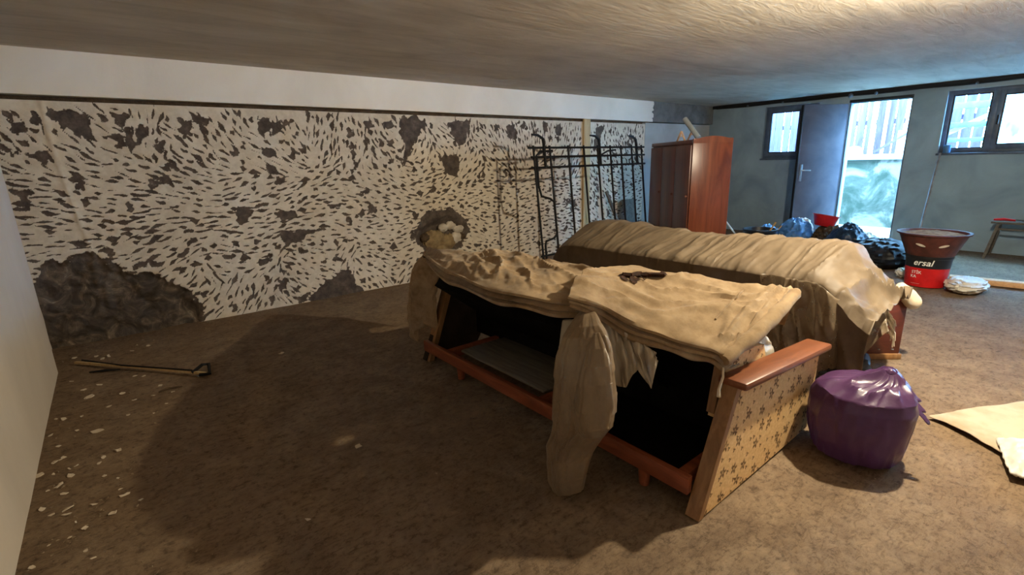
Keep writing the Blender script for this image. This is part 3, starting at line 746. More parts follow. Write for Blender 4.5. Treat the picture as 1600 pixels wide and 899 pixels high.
# stitched seam and torn hole laid onto the cloth surface
from mathutils.bvhtree import BVHTree
def surf(obj):
    me_ = obj.data; off = parent_loc(obj.parent)
    return BVHTree.FromPolygons([q.co+off for q in me_.vertices], [tuple(f.vertices) for f in me_.polygons])
bvh = surf(near_o)
def on_cloth(px, py, lift):
    h_, n_h, _, _ = bvh.ray_cast(Vector((0, 0, CAM_H)), ray(px, py).normalized())
    if h_ is None: return None
    if n_h.z < 0: n_h = -n_h
    return h_+n_h*lift
pts = [q for q in (on_cloth(1166-70*t, 450+72*t, .006) for t in np.linspace(.06, .7, 30)) if q]
MB().tube(pts, .0045, 6).build('seam', 'canvas', canvas)
tp = [(966,433),(972,427),(984,429),(996,426),(1008,428),(1022,430),(1036,427),(1043,431),(1028,435),(1012,435),(1006,441),(998,440),(992,446),(985,440),(975,441)]
b = MB(); ring = []
for i in range(len(tp)):
    (x_, y_), (x2_, y2_) = tp[i], tp[(i+1) % len(tp)]
    for f in (0, .33, .66):
        q = on_cloth(x_+(x2_-x_)*f+rnd.uniform(-2, 2), y_+(y2_-y_)*f+rnd.uniform(-1, 1), .009)
        if q: ring.append(q)
mid_ = [q for q in (on_cloth(x_, 433.5, .014) for x_ in (972, 985, 998, 1012, 1026, 1038)) if q]
for i in range(len(ring)):
    j = (i+1) % len(ring); m_ = min(mid_, key=lambda q: (q-(ring[i]+ring[j])/2).length)
    b.add([ring[i], ring[j], m_], [(0, 1, 2)])
for a_, c_ in zip(mid_[:-1], mid_[1:]): b.tube([a_, c_], .012, 5)
b.build('torn_hole', 'torn', canvas)
# end drape over the far arm
def drape(u, v):
    base = cat_curve([Vector((1.70, 2.97, 0)), Vector((1.63, 3.08, 0)), Vector((1.60, 3.16, 0)), Vector((1.66, 3.26, 0)), Vector((1.82, 3.30, 0)), Vector((2.1, 3.25, 0))], u)
    z0 = .73; low = .50 if u < .1 else .10+.22*abs(math.sin(u*7.3))+.08*sstep(.4, .8, u)
    low = .14+.12*math.sin(u*9)+.18*sstep(.35, .6, u)
    z = z0+(low-z0)*v
    f = .03*math.sin(u*38+v*2)*sstep(0, .6, v)+.02*fb(u*9, v*3)
    out = Vector((-.5, .7, 0)).normalized()*(f+.02*math.sin(v*3.1)-.05*(1-v))
    top = Vector((1.80, 3.22, z0))
    p = Vector((base.x, base.y, z))+out
    return p.lerp(Vector((top.x, p.y*.5+top.y*.5, z0)), (1-sstep(0, .18, v))*.5)
MB().grid(drape, 60, 36).build('end_drape', 'canvas', canvas, solid=.005)
# thread hanging from the near corner
q = pz(1130, 575, .59)
MB().tube([q, q+Vector((.005, 0, -.04)), q+Vector((-.012, .004, -.09)), q+Vector((-.016, 0, -.12))], [.004, .005, .006, .009], 6).build('hanging_thread', 'white_cloth', canvas)

# ------------------------------------------------------------------ plastic hanging from it
hang = thing('hanging_plastic', 'long cloudy plastic sheet hanging from the canvas down to the floor', 'plastic sheet', (1.32, 1.28, 0))
def lobe(rows, depth, seed, nu=64, sub=36):
    """rows: (py, left px, right px, forward x) -> folded closed sheet"""
    def fn(u, v):
        f = v*(len(rows)-1); i = min(int(f), len(rows)-2); f -= i; f = f*f*(3-2*f)
        a, c_ = rows[i], rows[i+1]
        py, l, r_, X = (a[j]+(c_[j]-a[j])*f for j in range(4))
        A, B = pxp(l, py, X), pxp(r_, py, X)
        C = (A+B)/2; wd = (B-A)/2
        nrm = Vector((wd.y, -wd.x, 0)).normalized()
        if nrm.x > 0: nrm = -nrm
        an = 2*math.pi*u
        cx_, sy_ = math.cos(an), math.sin(an)
        fold = 1+.42*nz(cx_*2.2+seed, sy_*2.2, v*2.4)+.16*crease(v*6+cx_*1.5, cx_*3+sy_*2+v*1.5, seed)+.12*crease(v*9-cx_*3, cx_*5-v*3, seed+3)
        return C + wd*cx_*(1+.10*nz(v*9, seed, sy_*2)+.05*nz(v*22, seed)) + nrm*math.sin(an)*depth*fold*wd.length/.12
    return MB().grid(fn, nu, sub)
rows = [(478, 914, 922, 1.50), (492, 903, 930, 1.43), (508, 893, 938, 1.38), (524, 885, 946, 1.35), (550, 877, 952, 1.33), (585, 873, 955, 1.31), (620, 871, 957, 1.31), (650, 870, 957, 1.31), (672, 868, 951, 1.31), (690, 862, 934, 1.31), (715, 861, 920, 1.31), (745, 862, 913, 1.31), (768, 869, 908, 1.32)]
lobe(rows, .055, 1.0, 140, 90).build('main_fold', 'hang_film', hang, solid=.002)
rows = [(520, 926, 936, 1.34), (545, 918, 946, 1.28), (572, 910, 952, 1.245), (600, 902, 955, 1.235), (640, 898, 956, 1.235), (670, 902, 950, 1.24), (683, 912, 940, 1.25)]
lobe(rows, .04, 4.0, 110, 50).build('bulging_fold', 'hang_film', hang, solid=.002)
bot_ = [(938, 560), (952, 588), (966, 604), (978, 606), (988, 586), (998, 578), (1008, 596), (1018, 608), (1027, 566)]
def skirt(u, v):
    f = u*(len(bot_)-1); i = min(int(f), len(bot_)-2); f -= i
    bx, by = bot_[i][0]*(1-f)+bot_[i+1][0]*f, bot_[i][1]*(1-f)+bot_[i+1][1]*f
    tx, ty = 932+92*u, 492+58*u
    X = 1.50+.09*u-.04*math.sin(v*2)+.030*nz(u*9, v*1.5, 3)+.02*crease(v*2, u*9, 4.4)
    return pxp(tx+(bx-tx)*v+3*nz(u*7, v*4), ty+(by-ty)*v, X)
MB().grid(skirt, 90, 36).build('short_fold', 'clear_film', hang, solid=.002)
rows = [(500, 880, 900, 1.56), (540, 874, 896, 1.53), (570, 873, 893, 1.53)]
lobe(rows, .03, 3.0, 40, 20).build('side_fold', 'clear_film', hang, solid=.002)

# crumpled clear plastic lying on the seat behind the near arm
def lump(c, e, seed, amp=.25, n=(40, 24), fl=True, sc=3.0, rid=True):
    c = Vector(c)
    def fn(u, v):
        a = 2*math.pi*u; ph = math.pi*(v-.5)
        d = Vector((math.cos(a)*math.cos(ph), math.sin(a)*math.cos(ph), math.sin(ph)))
        k_ = 1+amp*(ridged(d.x*sc+seed, d.y*sc, d.z*sc) if rid else fb(d.x*sc+seed, d.y*sc, d.z*sc))*.6+amp*.35*fb(d.x*sc*2.7, d.y*sc*2.7+seed, d.z*sc*2.7)
        p = Vector((d.x*e[0]*k_, d.y*e[1]*k_, d.z*e[2]*k_))
        if fl: p.z = max(p.z, -e[2]*.92)
        return c+p
    return MB().grid(fn, n[0]+1, n[1])
pc = pz(1213, 545, .46)
tag(lump((2.34, 1.03, .40), (.17, .07, .13), 2.2, .18, (60, 36), True, 1.8).build('crumpled_plastic', 'clear_film'), 'crumpled clear plastic stuffed between the floral arm and the canvas', 'plastic sheet')

# ================================================================== SECOND SOFA UNDER PLASTIC
sofa2 = thing('covered_sofa', 'second sofa wrapped in dusty plastic standing behind the gutted one', 'sofa', (3.45, 2.05, 0))
MB().rbox((3.08, .98, .08), (3.26, 3.12, .66), .04).build('backrest', 'dark_fabric', sofa2)
MB().rbox((3.24, 1.12, .1), (3.66, 3.1, .45), .05).build('seat', 'dark_fabric', sofa2)
MB().rbox((3.3, 1.02, .44), (3.56, 3.08, .76), .06).build('back_cushion', 'dark_fabric', sofa2)
for y in (1.15, 2.95):
    for x in (3.14, 3.58):
        MB().lathe([(.001, 0), (.025, 0), (.03, .1), (.001, .1)], (x, y, 0), 10).build('leg', 'rail_wood', sofa2)
prof = [Vector((3.035, 0, .06)), Vector((3.03, 0, .35)), Vector((3.035, 0, .63)), Vector((3.06, 0, .695)), Vector((3.22, 0, .765)), Vector((3.40, 0, .835)), Vector((3.56, 0, .80)), Vector((3.70, 0, .60)), Vector((3.80, 0, .50)), Vector((3.83, 0, .30))]
def cover(u, v):
    y = 3.17-u*2.43                               # far end -> beyond the near end
    p = cat_curve(prof, v).copy()
    far = sstep(.12, 0, u); p.z *= 1-.05*far
    if u < .06: p.z -= .12*(1-u/.06)**2*(p.z/.8)
    near = sstep(1.02, .74, y)
    top = max(0, (p.z-.28)/.56)
    p.z -= near*top*.30
    p.z = max(p.z, .06)
    bulge = near*.03*math.sin(min(1, v)*math.pi)
    y -= bulge
    if near > 0: p.z = max(p.z, (.30*sstep(.05, .25, v)+.12*sstep(.2, .4, v)+.05)*near if v < .4 else .47*sstep(0, .5, near))
    # lengthways bow of the ridge
    p.z += .02*math.sin(u*9)*sstep(.3, .55, v)*(1-near)+.015*sstep(.10, .02, u)*sstep(.3, .5, v)
    # pleats pulled across the top and down the back
    sq = y+.22*p.x+.05*nz(y*2.1, p.x*2)
    top_ = sstep(.26, .36, v)
    f = .020*crease(p.x*2.0, sq*5.2, 2.2)+.013*crease(p.x*2.6, sq*10.5, 6.4)+.007*crease(p.x*4, sq*21, 9.1)
    f *= (.35+.65*top_)*(.55+.6*sstep(3.0, 1.2, y))
    f += .004*fb(y*9, p.x*9, p.z*6)
    if near > 0: f += near*(.055*crease(p.x*2+p.z*3, y*4+p.x*4, 3.3)+.03*crease(p.z*4, p.x*7-y*3, 7.7))
    nrm = Vector((-1, 0, 0)) if v < .3 else Vector((-.25, -.2*near, .95))
    p += nrm*f
    return Vector((p.x, y, p.z))
MB().grid(cover, 300, 90).build('plastic_cover', 'sofa_film', sofa2, solid=.002)
def loose(u, v):
    y = 1.30-.56*u; zt = .70-.16*sstep(.45, 1, u); zb = .34-.22*math.sin(u*2.6)+.22*sstep(.7, 1, u)
    z = zt+(zb-zt)*v
    x = 3.005-.05*v-.04*crease(v*2.2, u*4.2+v*.9, 6.3)-.02*crease(v*3, u*8-v, 2.8)+.25*sstep(.6, 1, u)*u
    return (x, y-.06*v*u, z)
MB().grid(loose, 80, 40).build('loose_drape', 'clear_drape', sofa2, solid=.002)
# chest beside it
ca_, cb_ = Vector((3.74, 1.07, 0)), pz(1403, 561)
dx_ = (cb_-ca_).normalized(); ny_ = Vector((-dx_.y, dx_.x, 0))
Tc = Matrix(((dx_.x, ny_.x, 0, cb_.x), (dx_.y, ny_.y, 0, cb_.y), (0, 0, 1, 0), (0, 0, 0, 1)))
chest = thing('wooden_chest', 'dark red wooden chest at the near end of the plastic wrapped sofa', 'chest', cb_)
MB().rbox((-.36, 0, .035), (0, .34, .42), .005, Tc).build('body', 'chest', chest)
MB().rbox((-.37, -.012, 0), (.012, .352, .04), .004, Tc).build('plinth', 'edge_wood', chest)
MB().rbox((-.37, -.015, .42), (.02, .36, .445), .006, Tc).build('lid', 'chest', chest)
for x in (-.05, -.14, -.3): MB().lathe([(.001, .006), (.007, .004), (.008, 0)], Tc @ Vector((x, -.003, .07)), 8).build('stud', 'steel', chest)
q = pxp(1420, 480, 4.0)
ra, rb_ = pxp(1398, 448, 4.0), pxp(1433, 482, 4.06)
rp = [ra.lerp(rb_, t)+Vector((0, 0, .02*math.sin(t*3.1))) for t in np.linspace(0, 1, 18)]
rr_ = [.05*math.sqrt(max(.02, 1-(2*t-1)**6))*(1+.10*nz(t*6, 3.3)) for t in np.linspace(0, 1, 18)]
tag(MB().tube(rp, rr_, 16).build('white_roll', 'white_cloth'), 'white rolled cloth poking out over the dark red chest', 'cloth')
def towel(u, v):
    px = 1350+38*u+4*math.sin(v*6); py = 484+v*34+6*math.sin(u*7)
    p = pxp(px, py, 3.66-.04*v+.02*math.sin(u*9)); return p
tw = thing('fringed_towel', 'off white towel with a fringe hanging out from under the sofa plastic', 'towel', pxp(1370, 500, 3.65))
MB().grid(towel, 26, 16).build('towel_cloth', 'white_cloth', tw, solid=.01)
for i in range(14):
    a_ = pxp(1386+1.0*(i % 5), 486+i*2.6, 3.62); e_ = a_+Vector((.02, -.02-.02*rnd.random(), -.05-.05*rnd.random()))
    MB().tube([a_, (a_+e_)/2+Vector((.012, -.01, 0)), e_], [.006, .005, .003], 5).build('fringe_tassel', 'white_cloth', tw)
q = pxp(1342, 524, 3.5)
tag(lump(q, (.05, .05, .12), 1.7, .2, (28, 18), False).build('red_cloth_bundle', 'red_cloth'), 'rust red cloth bundle beneath the sofa plastic', 'cloth')
tag(lump((3.20, .885, .13), (.24, .12, .14), 3.9, .3, (44, 28)).build('black_bin_bag', 'black_bag'), 'black bin bag slumped beneath the near end of the wrapped sofa', 'bag')

# ================================================================== PURPLE BAG
pb = thing('purple_bag', 'full purple plastic bag with a knotted top beside the floral arm', 'bag', (2.585, .61, 0))
def pbag(u, v):
    a = 2*math.pi*u; t = v
    prof_ = [(.001, 0), (.13, .0), (.178, .02), (.2, .10), (.208, .20), (.205, .28), (.188, .325), (.14, .355), (.08, .372), (.03, .40)]
    f = t*(len(prof_)-1); i = min(int(f), len(prof_)-2); f -= i
    r_ = prof_[i][0]*(1-f)+prof_[i+1][0]*f; z = prof_[i][1]*(1-f)+prof_[i+1][1]*f
    top = sstep(.55, 1, t); ca2, sa2 = math.cos(a), math.sin(a)
    r_ *= 1+.06*nz(ca2*1.3+7, sa2*1.3, z*3)+.055*crease(z*5+ca2, sa2*2.4+ca2*1.3, 2.1)+.03*crease(z*9, sa2*4-ca2*3, 5.5)
    r_ *= 1+top*.22*(crease(t*2, a*2.6, 4.2)-.3)*min(1, r_/.1)
    x, y = ca2*r_, sa2*r_
    sh = top*top
    return Vector((2.585+x+sh*.06, .612+y*.97-sh*.07, z+top*.03*crease(x*9, y*9, 1.4)))
MB().grid(pbag, 161, 70).build('bag_body', 'purple', pb)
kc = Vector((2.645, .542, .405))
lump(kc, (.028, .028, .024), 3, .3, (20, 14), False).build('knot', 'purple', pb)
def ear(base, tip, wd, seed):
    def fn(u, v):
        p = base.lerp(tip, v); w_ = wd*(.15+v*1.3-.5*v*v)
        s_ = (u-.5)*2
        side = Vector((.55, .55, .65)).normalized()
        return p+side*s_*w_+Vector((-.5, .4, .3))*(.018*math.sin(s_*9+seed+v*4)+.02*fb(s_*3, v*4, seed))*sstep(0, .3, v)
    return MB().grid(fn, 26, 16)
ear(kc, Vector((2.66, .40, .27)), .075, 1).build('loose_end', 'purple', pb, solid=.002)
ear(kc, Vector((2.60, .44, .34)), .05, 5).build('loose_end', 'purple', pb, solid=.002)

# ================================================================== FLOOR SHEETS ON THE RIGHT
sh_poly = [pz(1450, 655), pz(1478, 666), pz(1530, 694), pz(1568, 716), pz(1660, 770), pz(1760, 700), pz(1700, 625), pz(1600, 632)]
def sheet_fn(u, v):
    A = cat_curve([pz(1451, 655), pz(1478, 666), pz(1530, 694), pz(1568, 716), pz(1660, 770)], u)
    B = cat_curve([pz(1452, 654), pz(1500, 646), pz(1560, 638), pz(1620, 631), pz(1740, 625)], u)
    p = A.lerp(B, v); p.z = .016+.006*fb(p.x*5, p.y*6, 1)+.006*ridged(p.x*3, p.y*7, 2); return p
tag(MB().grid(sheet_fn, 60, 40).build('floor_sheet', 'beige_sheet', solid=.003), 'dirty beige sheet spread flat on the floor at the right edge', 'sheet')
A4 = [pz(1557, 684, .04), pz(1578, 741, .03), pz(1690, 770, .03), pz(1690, 690, .04)]
def wb(u, v):
    p = A4[0].lerp(A4[3], u).lerp(A4[1].lerp(A4[2], u), v)
    e = min(u, 1-u, v, 1-v)
    p.z = .026+.045*sstep(0, .22, e)+.012*fb(u*6, v*6)+.006*ridged(u*8, v*7, 2); return p
tag(MB().grid(wb, 40, 30).build('white_sack', 'white_bag', solid=.006), 'flat white plastic sack lying on the beige sheet', 'sack')

# ================================================================== WARDROBE
wa = R(36)
du = Vector((math.sin(wa), math.cos(wa), 0)); dv = Vector((math.cos(wa), -math.sin(wa), 0))
A0 = Vector((5.1, 3.1, 0)); WL, WD, WH = 1.38, .45, 1.60
Tw = Matrix(((du.x, dv.x, 0, A0.x), (du.y, dv.y, 0, A0.y), (0, 0, 1, 0), (0, 0, 0, 1)))   # local x along the doors, y into depth
wrd = thing('wardrobe', 'reddish brown veneered wardrobe standing in the far corner', 'wardrobe', A0)
MB().rbox((.02, .02, .04), (WL, WD-.02, WH-.06), .004, Tw).build('body', 'wardrobe_front', wrd)
MB().rbox((0, 0, .46), (.022, WD, WH-.02), .003, Tw).build('side_panel', 'wardrobe_side', wrd)
MB().rbox((0, 0, 0), (.022, WD, .455), .003, Tw).build('side_panel', 'wardrobe_side', wrd)
b = MB(); pr_ = [(y_, WH-.05+.055*math.sin(math.pi*(.08+.84*(y_/WD)))) for y_ in np.linspace(0, WD, 15)]
b.prism([(0, WH-.07)]+pr_+[(WD, WH-.07)], -.002, .03, 'x', Tw); b.build('arched_side_top', 'wardrobe_side', wrd)
MB().rbox((.02, 0, WH-.075), (WL, WD, WH-.03), .004, Tw).build('top_panel', 'wardrobe_front', wrd)
MB().rbox((.0, -.02, 0), (WL, 0, .05), .003, Tw).build('plinth', 'wardrobe_front', wrd)
for i in range(3):
    x0 = .03+i*(WL-.04)/3
    d_ = MB().rbox((x0, -.012, .50), (x0+(WL-.04)/3-.006, .015, WH-.09), .003, Tw).build('door', 'wardrobe_front', wrd)
    MB().tube([Tw @ Vector((x0+.04, -.012, .95)), Tw @ Vector((x0+.04, -.035, .95))], .012, 10).build('knob', 'wardrobe_front', d_)
    d_ = MB().rbox((x0, -.012, .06), (x0+(WL-.04)/3-.006, .015, .49), .003, Tw).build('drawer', 'wardrobe_front', wrd)
    MB().tube([Tw @ Vector((x0+.2, -.012, .3)), Tw @ Vector((x0+.2, -.03, .3))], .012, 10).build('knob', 'wardrobe_front', d_)
# two small trestles and a pipe on top
def trestle(l, d, label, px):
    c0 = Tw @ Vector((l, d, WH-.03)); t = thing('wooden_trestle', label, 'trestle', c0, 'small trestles on the wardrobe')
    for s_ in (-1, 1):
        MB().tube([c0+dv*.0+du*0+Vector((.055*s_*rt.x, .055*s_*rt.y, 0)), c0+Vector((0, 0, .13))], .012, 4).build('leg', 'plank', t)
    MB().tube([c0+Vector((.03*rt.x, .03*rt.y, .07)), c0+Vector((-.03*rt.x, -.03*rt.y, .07))], .008, 4).build('crossbar', 'plank', t)
trestle(.86, .20, 'small wooden trestle on the wardrobe, further from the pipe', 0)
trestle(.42, .16, 'small wooden trestle on the wardrobe, nearer the pipe', 0)
p0, p1 = pxp(1079, 209, 5.55), pxp(1071, 184, 5.55)
p0 = Tw @ Vector((.20, .14, WH-.01))
dirp = pxp(1070, 186, p0.x+.05)-p0
tag(MB().tube([p0, p0+dirp], .03, 16).build('grey_pipe', 'pipe'), 'short grey plastic pipe leaning on top of the wardrobe', 'pipe')

# ================================================================== IRON GRILLE
gr = thing('iron_grille', 'tall black iron window grille leaning in front of the hacked wall', 'grille', (4.9, 4.1, 0))
GT, GB = 4.43, 4.24
def gp(x, z):
    t = z/1.55
    return Vector((x+.10*(1-t)*0, GB+(GT-GB)*t, z))
x0, x1 = 3.92, 6.02
zs_ = [1.535, 1.43, 1.31]
for z in zs_: MB().tube([gp(x0-.07 if z > 1.5 else x0-.04, z), gp(x1, z-.0)], .013, 8).build('horizontal_bar', 'iron', gr)
MB().tube([gp(x0-.02, .28), gp(x1, .28)], .013, 8).build('horizontal_bar', 'iron', gr)
MB().tube([gp(x0-.02, .12), gp(x1, .12)], .013, 8).build('horizontal_bar', 'iron', gr)
xs_ = [3.93, 4.19, 4.50, 4.78, 5.04, 5.29, 5.51, 5.74, 5.96]
for i, x in enumerate(xs_):
    MB().tube([gp(x, .01), gp(x, 1.56)], .013, 8).build('vertical_bar', 'iron', gr)
# bent bar at the left, zig-zag as a latch
MB().tube([gp(4.23, 1.50), gp(4.03, 1.49), gp(3.97, 1.45), gp(3.96, 1.1), gp(3.99, .98), gp(4.13, .94), gp(4.185, .90), gp(4.19, .52), gp(4.13, .47), gp(4.0, .45), gp(3.98, .40), gp(3.98, .02)], .014, 8).build('bent_bar', 'iron', gr)
for x in (4.10, 5.08, 5.85):
    b = MB(); bx = gp(x, 1.62)
    b.tube([gp(x, 1.30), gp(x, 1.58), gp(x-.01, 1.64), gp(x-.06, 1.675)+Vector((-.05, -.03, 0)), gp(x-.1, 1.68)+Vector((-.12, -.05, .0))], [.02, .02, .018, .015, .01], 6)
    b.build('bracket', 'iron', gr)
for x in (5.08,):
    MB().tube([gp(x+.02, 1.44), gp(x+.16, 1.49), gp(x+.32, 1.50)], .012, 6).build('stay', 'iron', gr)

# batten on the hacked wall and boards leaning by it
tag(MB().rbox((5.69, D-.035, .02), (5.83, D-.004, 1.97), .003).build('wall_batten', 'batten'), 'vertical pine batten fixed to the hacked wall', 'batten')
tag(MB().rbox((0, 0, 0), (.3, .02, .75), .003, Matrix.Translation((6.55, 5.02, 0)) @ Matrix.Rotation(R(-14), 4, 'X') @ Matrix.Rotation(R(0), 4, 'Y')).build('leaning_board', 'board_grey'), 'grey board leaning on the hacked wall behind the grille', 'board')
tag(MB().rbox((0, 0, 0), (.05, .03, .95), .003, Matrix.Translation((6.42, 4.98, .0)) @ Matrix.Rotation(R(-15), 4, 'X') @ Matrix.Rotation(R(-16), 4, 'Y')).build('leaning_lath', 'board_grey'), 'dark lath tilted against the leaning grey board', 'lath')

# rubble exposed in the round hole
for (px, py, r_, mt) in ((678, 375, .13, 'stone'), (700, 378, .11, 'stone'), (692, 356, .055, 'foam'), (704, 352, .06, 'foam'), (716, 356, .07, 'foam'), (712, 372, .08, 'foam'), (690, 392, .1, 'stone'), (664, 372, .06, 'rubble'), (722, 370, .06, 'rubble')):
    q = pyp(px, py, D+.055); lump(q, (r_*1.1, .045, r_*.85), px*.1, .3, (24, 16), False, 2.4).build('stone' if mt != 'foam' else 'mortar_lump', mt, wall_back)

# ================================================================== THE HEAP BY THE DOOR
def bag(name, label, c, e, mat, seed, tilt=0.0, amp=.28, group=None, peak=0.0):
    b = lump((0, 0, 0), e, seed, amp, (56, 32), True, 2.6)
    for p in b.v:
        if peak and p.z > 0:
            s_ = 1-peak*(p.z/e[2])*.55; p.x *= s_; p.y *= s_
        p.x += tilt*max(0, p.z)
    lo = min(p.z for p in b.v)
    for p in b.v: p += Vector((c[0], c[1], c[2]-lo))
    o = b.build(name, mat); return tag(o, label, 'bag', group)
# black bucket with sticks
bk = thing('black_bucket', 'black plastic bucket with wooden sticks between the wardrobe and the blue sack', 'bucket', (7.35, 3.30, 0))
MB().lathe([(.001, .001), (.18, 0), (.22, .30), (.235, .31), (.235, .335), (.215, .335), (.205, .30), (.17, .02), (.001, .02)], (7.35, 3.30, 0), 40).build('bucket_body', 'black_plastic', bk)
MB().lathe([(.222, .255), (.232, .26), (.232, .275), (.222, .28)], (7.35, 3.30, 0), 40).build('rim_band', 'black_plastic', bk)
tag(MB().tube([(7.30, 3.28, .06), (7.52, 3.16, .42)], .012, 8).build('wooden_stick', 'stick'), 'yellowish stick standing in the black bucket', 'stick')
tag(MB().tube([(7.36, 3.24, .06), (7.58, 3.10, .37)], .009, 8).build('thin_stick', 'stick'), 'thinner shorter stick in the black bucket', 'stick')
for i, (dx_, lab) in enumerate(((0, 'white board leaning beside the wardrobe'), (.1, 'pale narrower board leaning beside the wardrobe'))):
    Tb = Matrix.Translation((7.45+dx_*2.2, 3.78-dx_, 0)) @ Matrix.Rotation(R(-64), 4, 'Z') @ Matrix.Rotation(R(-38), 4, 'Y')
    tag(MB().rbox((0, -.05 if not i else -.03, 0), (.02, .05 if not i else .03, .62 if not i else .5), .003, Tb).build('leaning_strip', 'enamel'), lab, 'board')
bag('blue_sack', 'pale blue plastic sack in the heap by the door', (7.98, 3.06, 0), (.26, .20, .22), 'blue_tarp', 4.4, 0)
bag('teal_sack', 'small blue sack behind the black bucket', (7.93, 3.46, 0), (.18, .13, .16), 'blue_tarp', 8.8, 0)
bag('white_sack_bundle', 'white crumpled sack lying behind the pale blue sack', (8.42, 3.14, 0), (.14, .15, .2), 'white_bag', 6.1)
bag('brown_rubble_sack', 'brown lumpy rubble heap under the red basin', (8.2, 2.68, 0), (.26, .16, .17), 'rubble', 2.9, amp=.4)
bag('navy_bag', 'dark blue peaked bin bag next to the red basin', (7.75, 2.30, 0), (.27, .24, .22), 'navy', 1.2, .15, .3, None, .75)
bag('grey_plastic_bundle', 'pale grey plastic bundle between the navy bag and doorway', (8.36, 2.27, 0), (.18, .16, .13), 'clear_film', 9.4)
bag('black_sack', 'big black sack at the right of the heap', (7.35, 1.80, 0), (.34, .30, .17), 'black_bag', 5.6, 0, .22)
bag('dark_sack', 'dark sack slumped right behind the big black sack', (7.92, 1.62, 0), (.19, .17, .12), 'black_bag', 3.1)
bag('small_white_bag', 'small white plastic bag on the floor left of the red bucket', (6.9, 1.42, 0), (.12, .09, .05), 'white_bag', 7.7)
# red basin lying tilted on the heap
Tb = Matrix.Translation((8.2, 2.76, .33)) @ Matrix.Rotation(R(6), 4, 'X') @ Matrix.Rotation(R(9), 4, 'Y')
b = MB().lathe([(.001, 0), (.12, 0), (.128, .01), (.168, .15), (.182, .155), (.182, .165), (.162, .162), (.118, .014), (.001, .012)], (0, 0, 0), 40)
b.v = [Tb @ p for p in b.v]
tag(b.build('red_basin', 'red_plastic'), 'red plastic basin tilted on top of the heap by the door', 'basin')
# timbers lying by the heap
for i, (a_, c_, lab) in enumerate((((8.0, 1.9, .03), (8.9, 2.1, .03), 'short pale board lying just inside the doorway'),)):
    tag(MB().tube([a_, c_], .035, 4).build('short_board', 'fence_pale'), lab, 'board')
rub = MB()
for i in range(420):
    x = 7.0+1.6*rnd.random(); y = 1.3+1.9*rnd.random(); s_ = .012+.03*rnd.random()**2
    if any(((x-a_)/(e_+.05))**2+((y-c_)/(f_+.05))**2 < 1 for a_, c_, e_, f_ in ((7.98, 3.06, .3, .24), (8.42, 3.14, .2, .2), (8.2, 2.68, .32, .22), (7.75, 2.30, .33, .3), (8.36, 2.27, .23, .2), (7.35, 1.80, .4, .36), (7.92, 1.62, .24, .22), (7.35, 3.30, .24, .24), (8.45, 2.0, .5, .12))): continue
    q = Vector((x, y, s_*.5)); rub.add([q+Vector((rnd.uniform(-1, 1), rnd.uniform(-1, 1), rnd.uniform(-.5, .7)))*s_ for _ in range(4)], [(0, 1, 2), (0, 2, 3), (0, 3, 1), (1, 3, 2)])
tag(rub.build('rubble_crumbs', 'rubble', smooth=False), 'loose rubble crumbs scattered around the heap by the door', 'rubble', None, 'stuff')

# ================================================================== RED BUCKET WITH THE BROWN BASIN
BC = Vector((6.60, 1.19, 0))
bu = thing('red_bucket', 'red paint bucket with a black printed band standing on the floor', 'bucket', BC)
MB().lathe([(.001, .0), (.165, 0), (.172, .006), (.186, .205)], BC, 48).build('bucket_wall', 'red_plastic', bu)
MB().lathe([(.187, .205), (.193, .30), (.2, .305), (.2, .33), (.19, .33), (.184, .30), (.16, .02), (.001, .02)], BC, 48).build('black_band', 'black_plastic', bu)
def wrap_text(txt, size, cz, az, rfun, mat, parent, shear=0.0, nm='lettering'):
    cu = bpy.data.curves.new('t', 'FONT'); cu.body = txt; cu.size = size; cu.shear = shear; cu.offset = size*.012
    cu.align_x = 'CENTER'; cu.resolution_u = 3
    to = bpy.data.objects.new('t', cu); COL.objects.link(to)
    dg = bpy.context.evaluated_depsgraph_get(); dg.update()
    tm = bpy.data.meshes.new_from_object(to.evaluated_get(dg))
    bm = bmesh.new(); bm.from_mesh(tm); bmesh.ops.triangulate(bm, faces=list(bm.faces))
    bmesh.ops.subdivide_edges(bm, edges=[e for e in bm.edges if e.calc_length() > size*.2], cuts=1)
    bmesh.ops.triangulate(bm, faces=list(bm.faces)); bm.verts.index_update()
    b = MB(); P = []
    for q in bm.verts:
        z = cz+q.co.y; r_ = rfun(z)+.002; a = az+q.co.x/r_
        P.append(BC+Vector((math.cos(a)*r_, math.sin(a)*r_, z)))
    b.add(P, [[q.index for q in f.verts] for f in bm.faces]); bm.free()
    bpy.data.objects.remove(to, do_unlink=True)
    return b.build(nm, mat, parent, smooth=False)
view_az = math.atan2(-BC.y, -BC.x)
rf = lambda z: .172+(.193-.172)*z/.30
wrap_text('ersal', .088, .235, view_az-.22, rf, 'white_print', bu, .25)
wrap_text('STİK', .042, .145, view_az-.45, rf, 'white_print', bu)
wrap_text('KA', .042, .10, view_az-.58, rf, 'white_print', bu)
wrap_text('________', .02, .04, view_az-.45, rf, 'white_print', bu, 0, 'printed_rule')
ba = thing('brown_basin', 'brown plastic basin full of sandy mortar set on the red bucket', 'basin', BC+Vector((0, 0, .331)))
MB().lathe([(.001, .331), (.20, .331), (.208, .345), (.215, .37), (.285, .545), (.305, .55), (.307, .565), (.28, .565), (.26, .50), (.001, .45)], BC, 48).build('basin_body', 'basin_brown', ba)
MB().lathe([(.28, .535), (.2, .555), (.1, .572), (.001, .575)], BC, 40, lambda p, a, i: p+Vector((0, 0, .012*fb(p.x*9, p.y*9)))).build('mortar_fill', 'sand', ba)
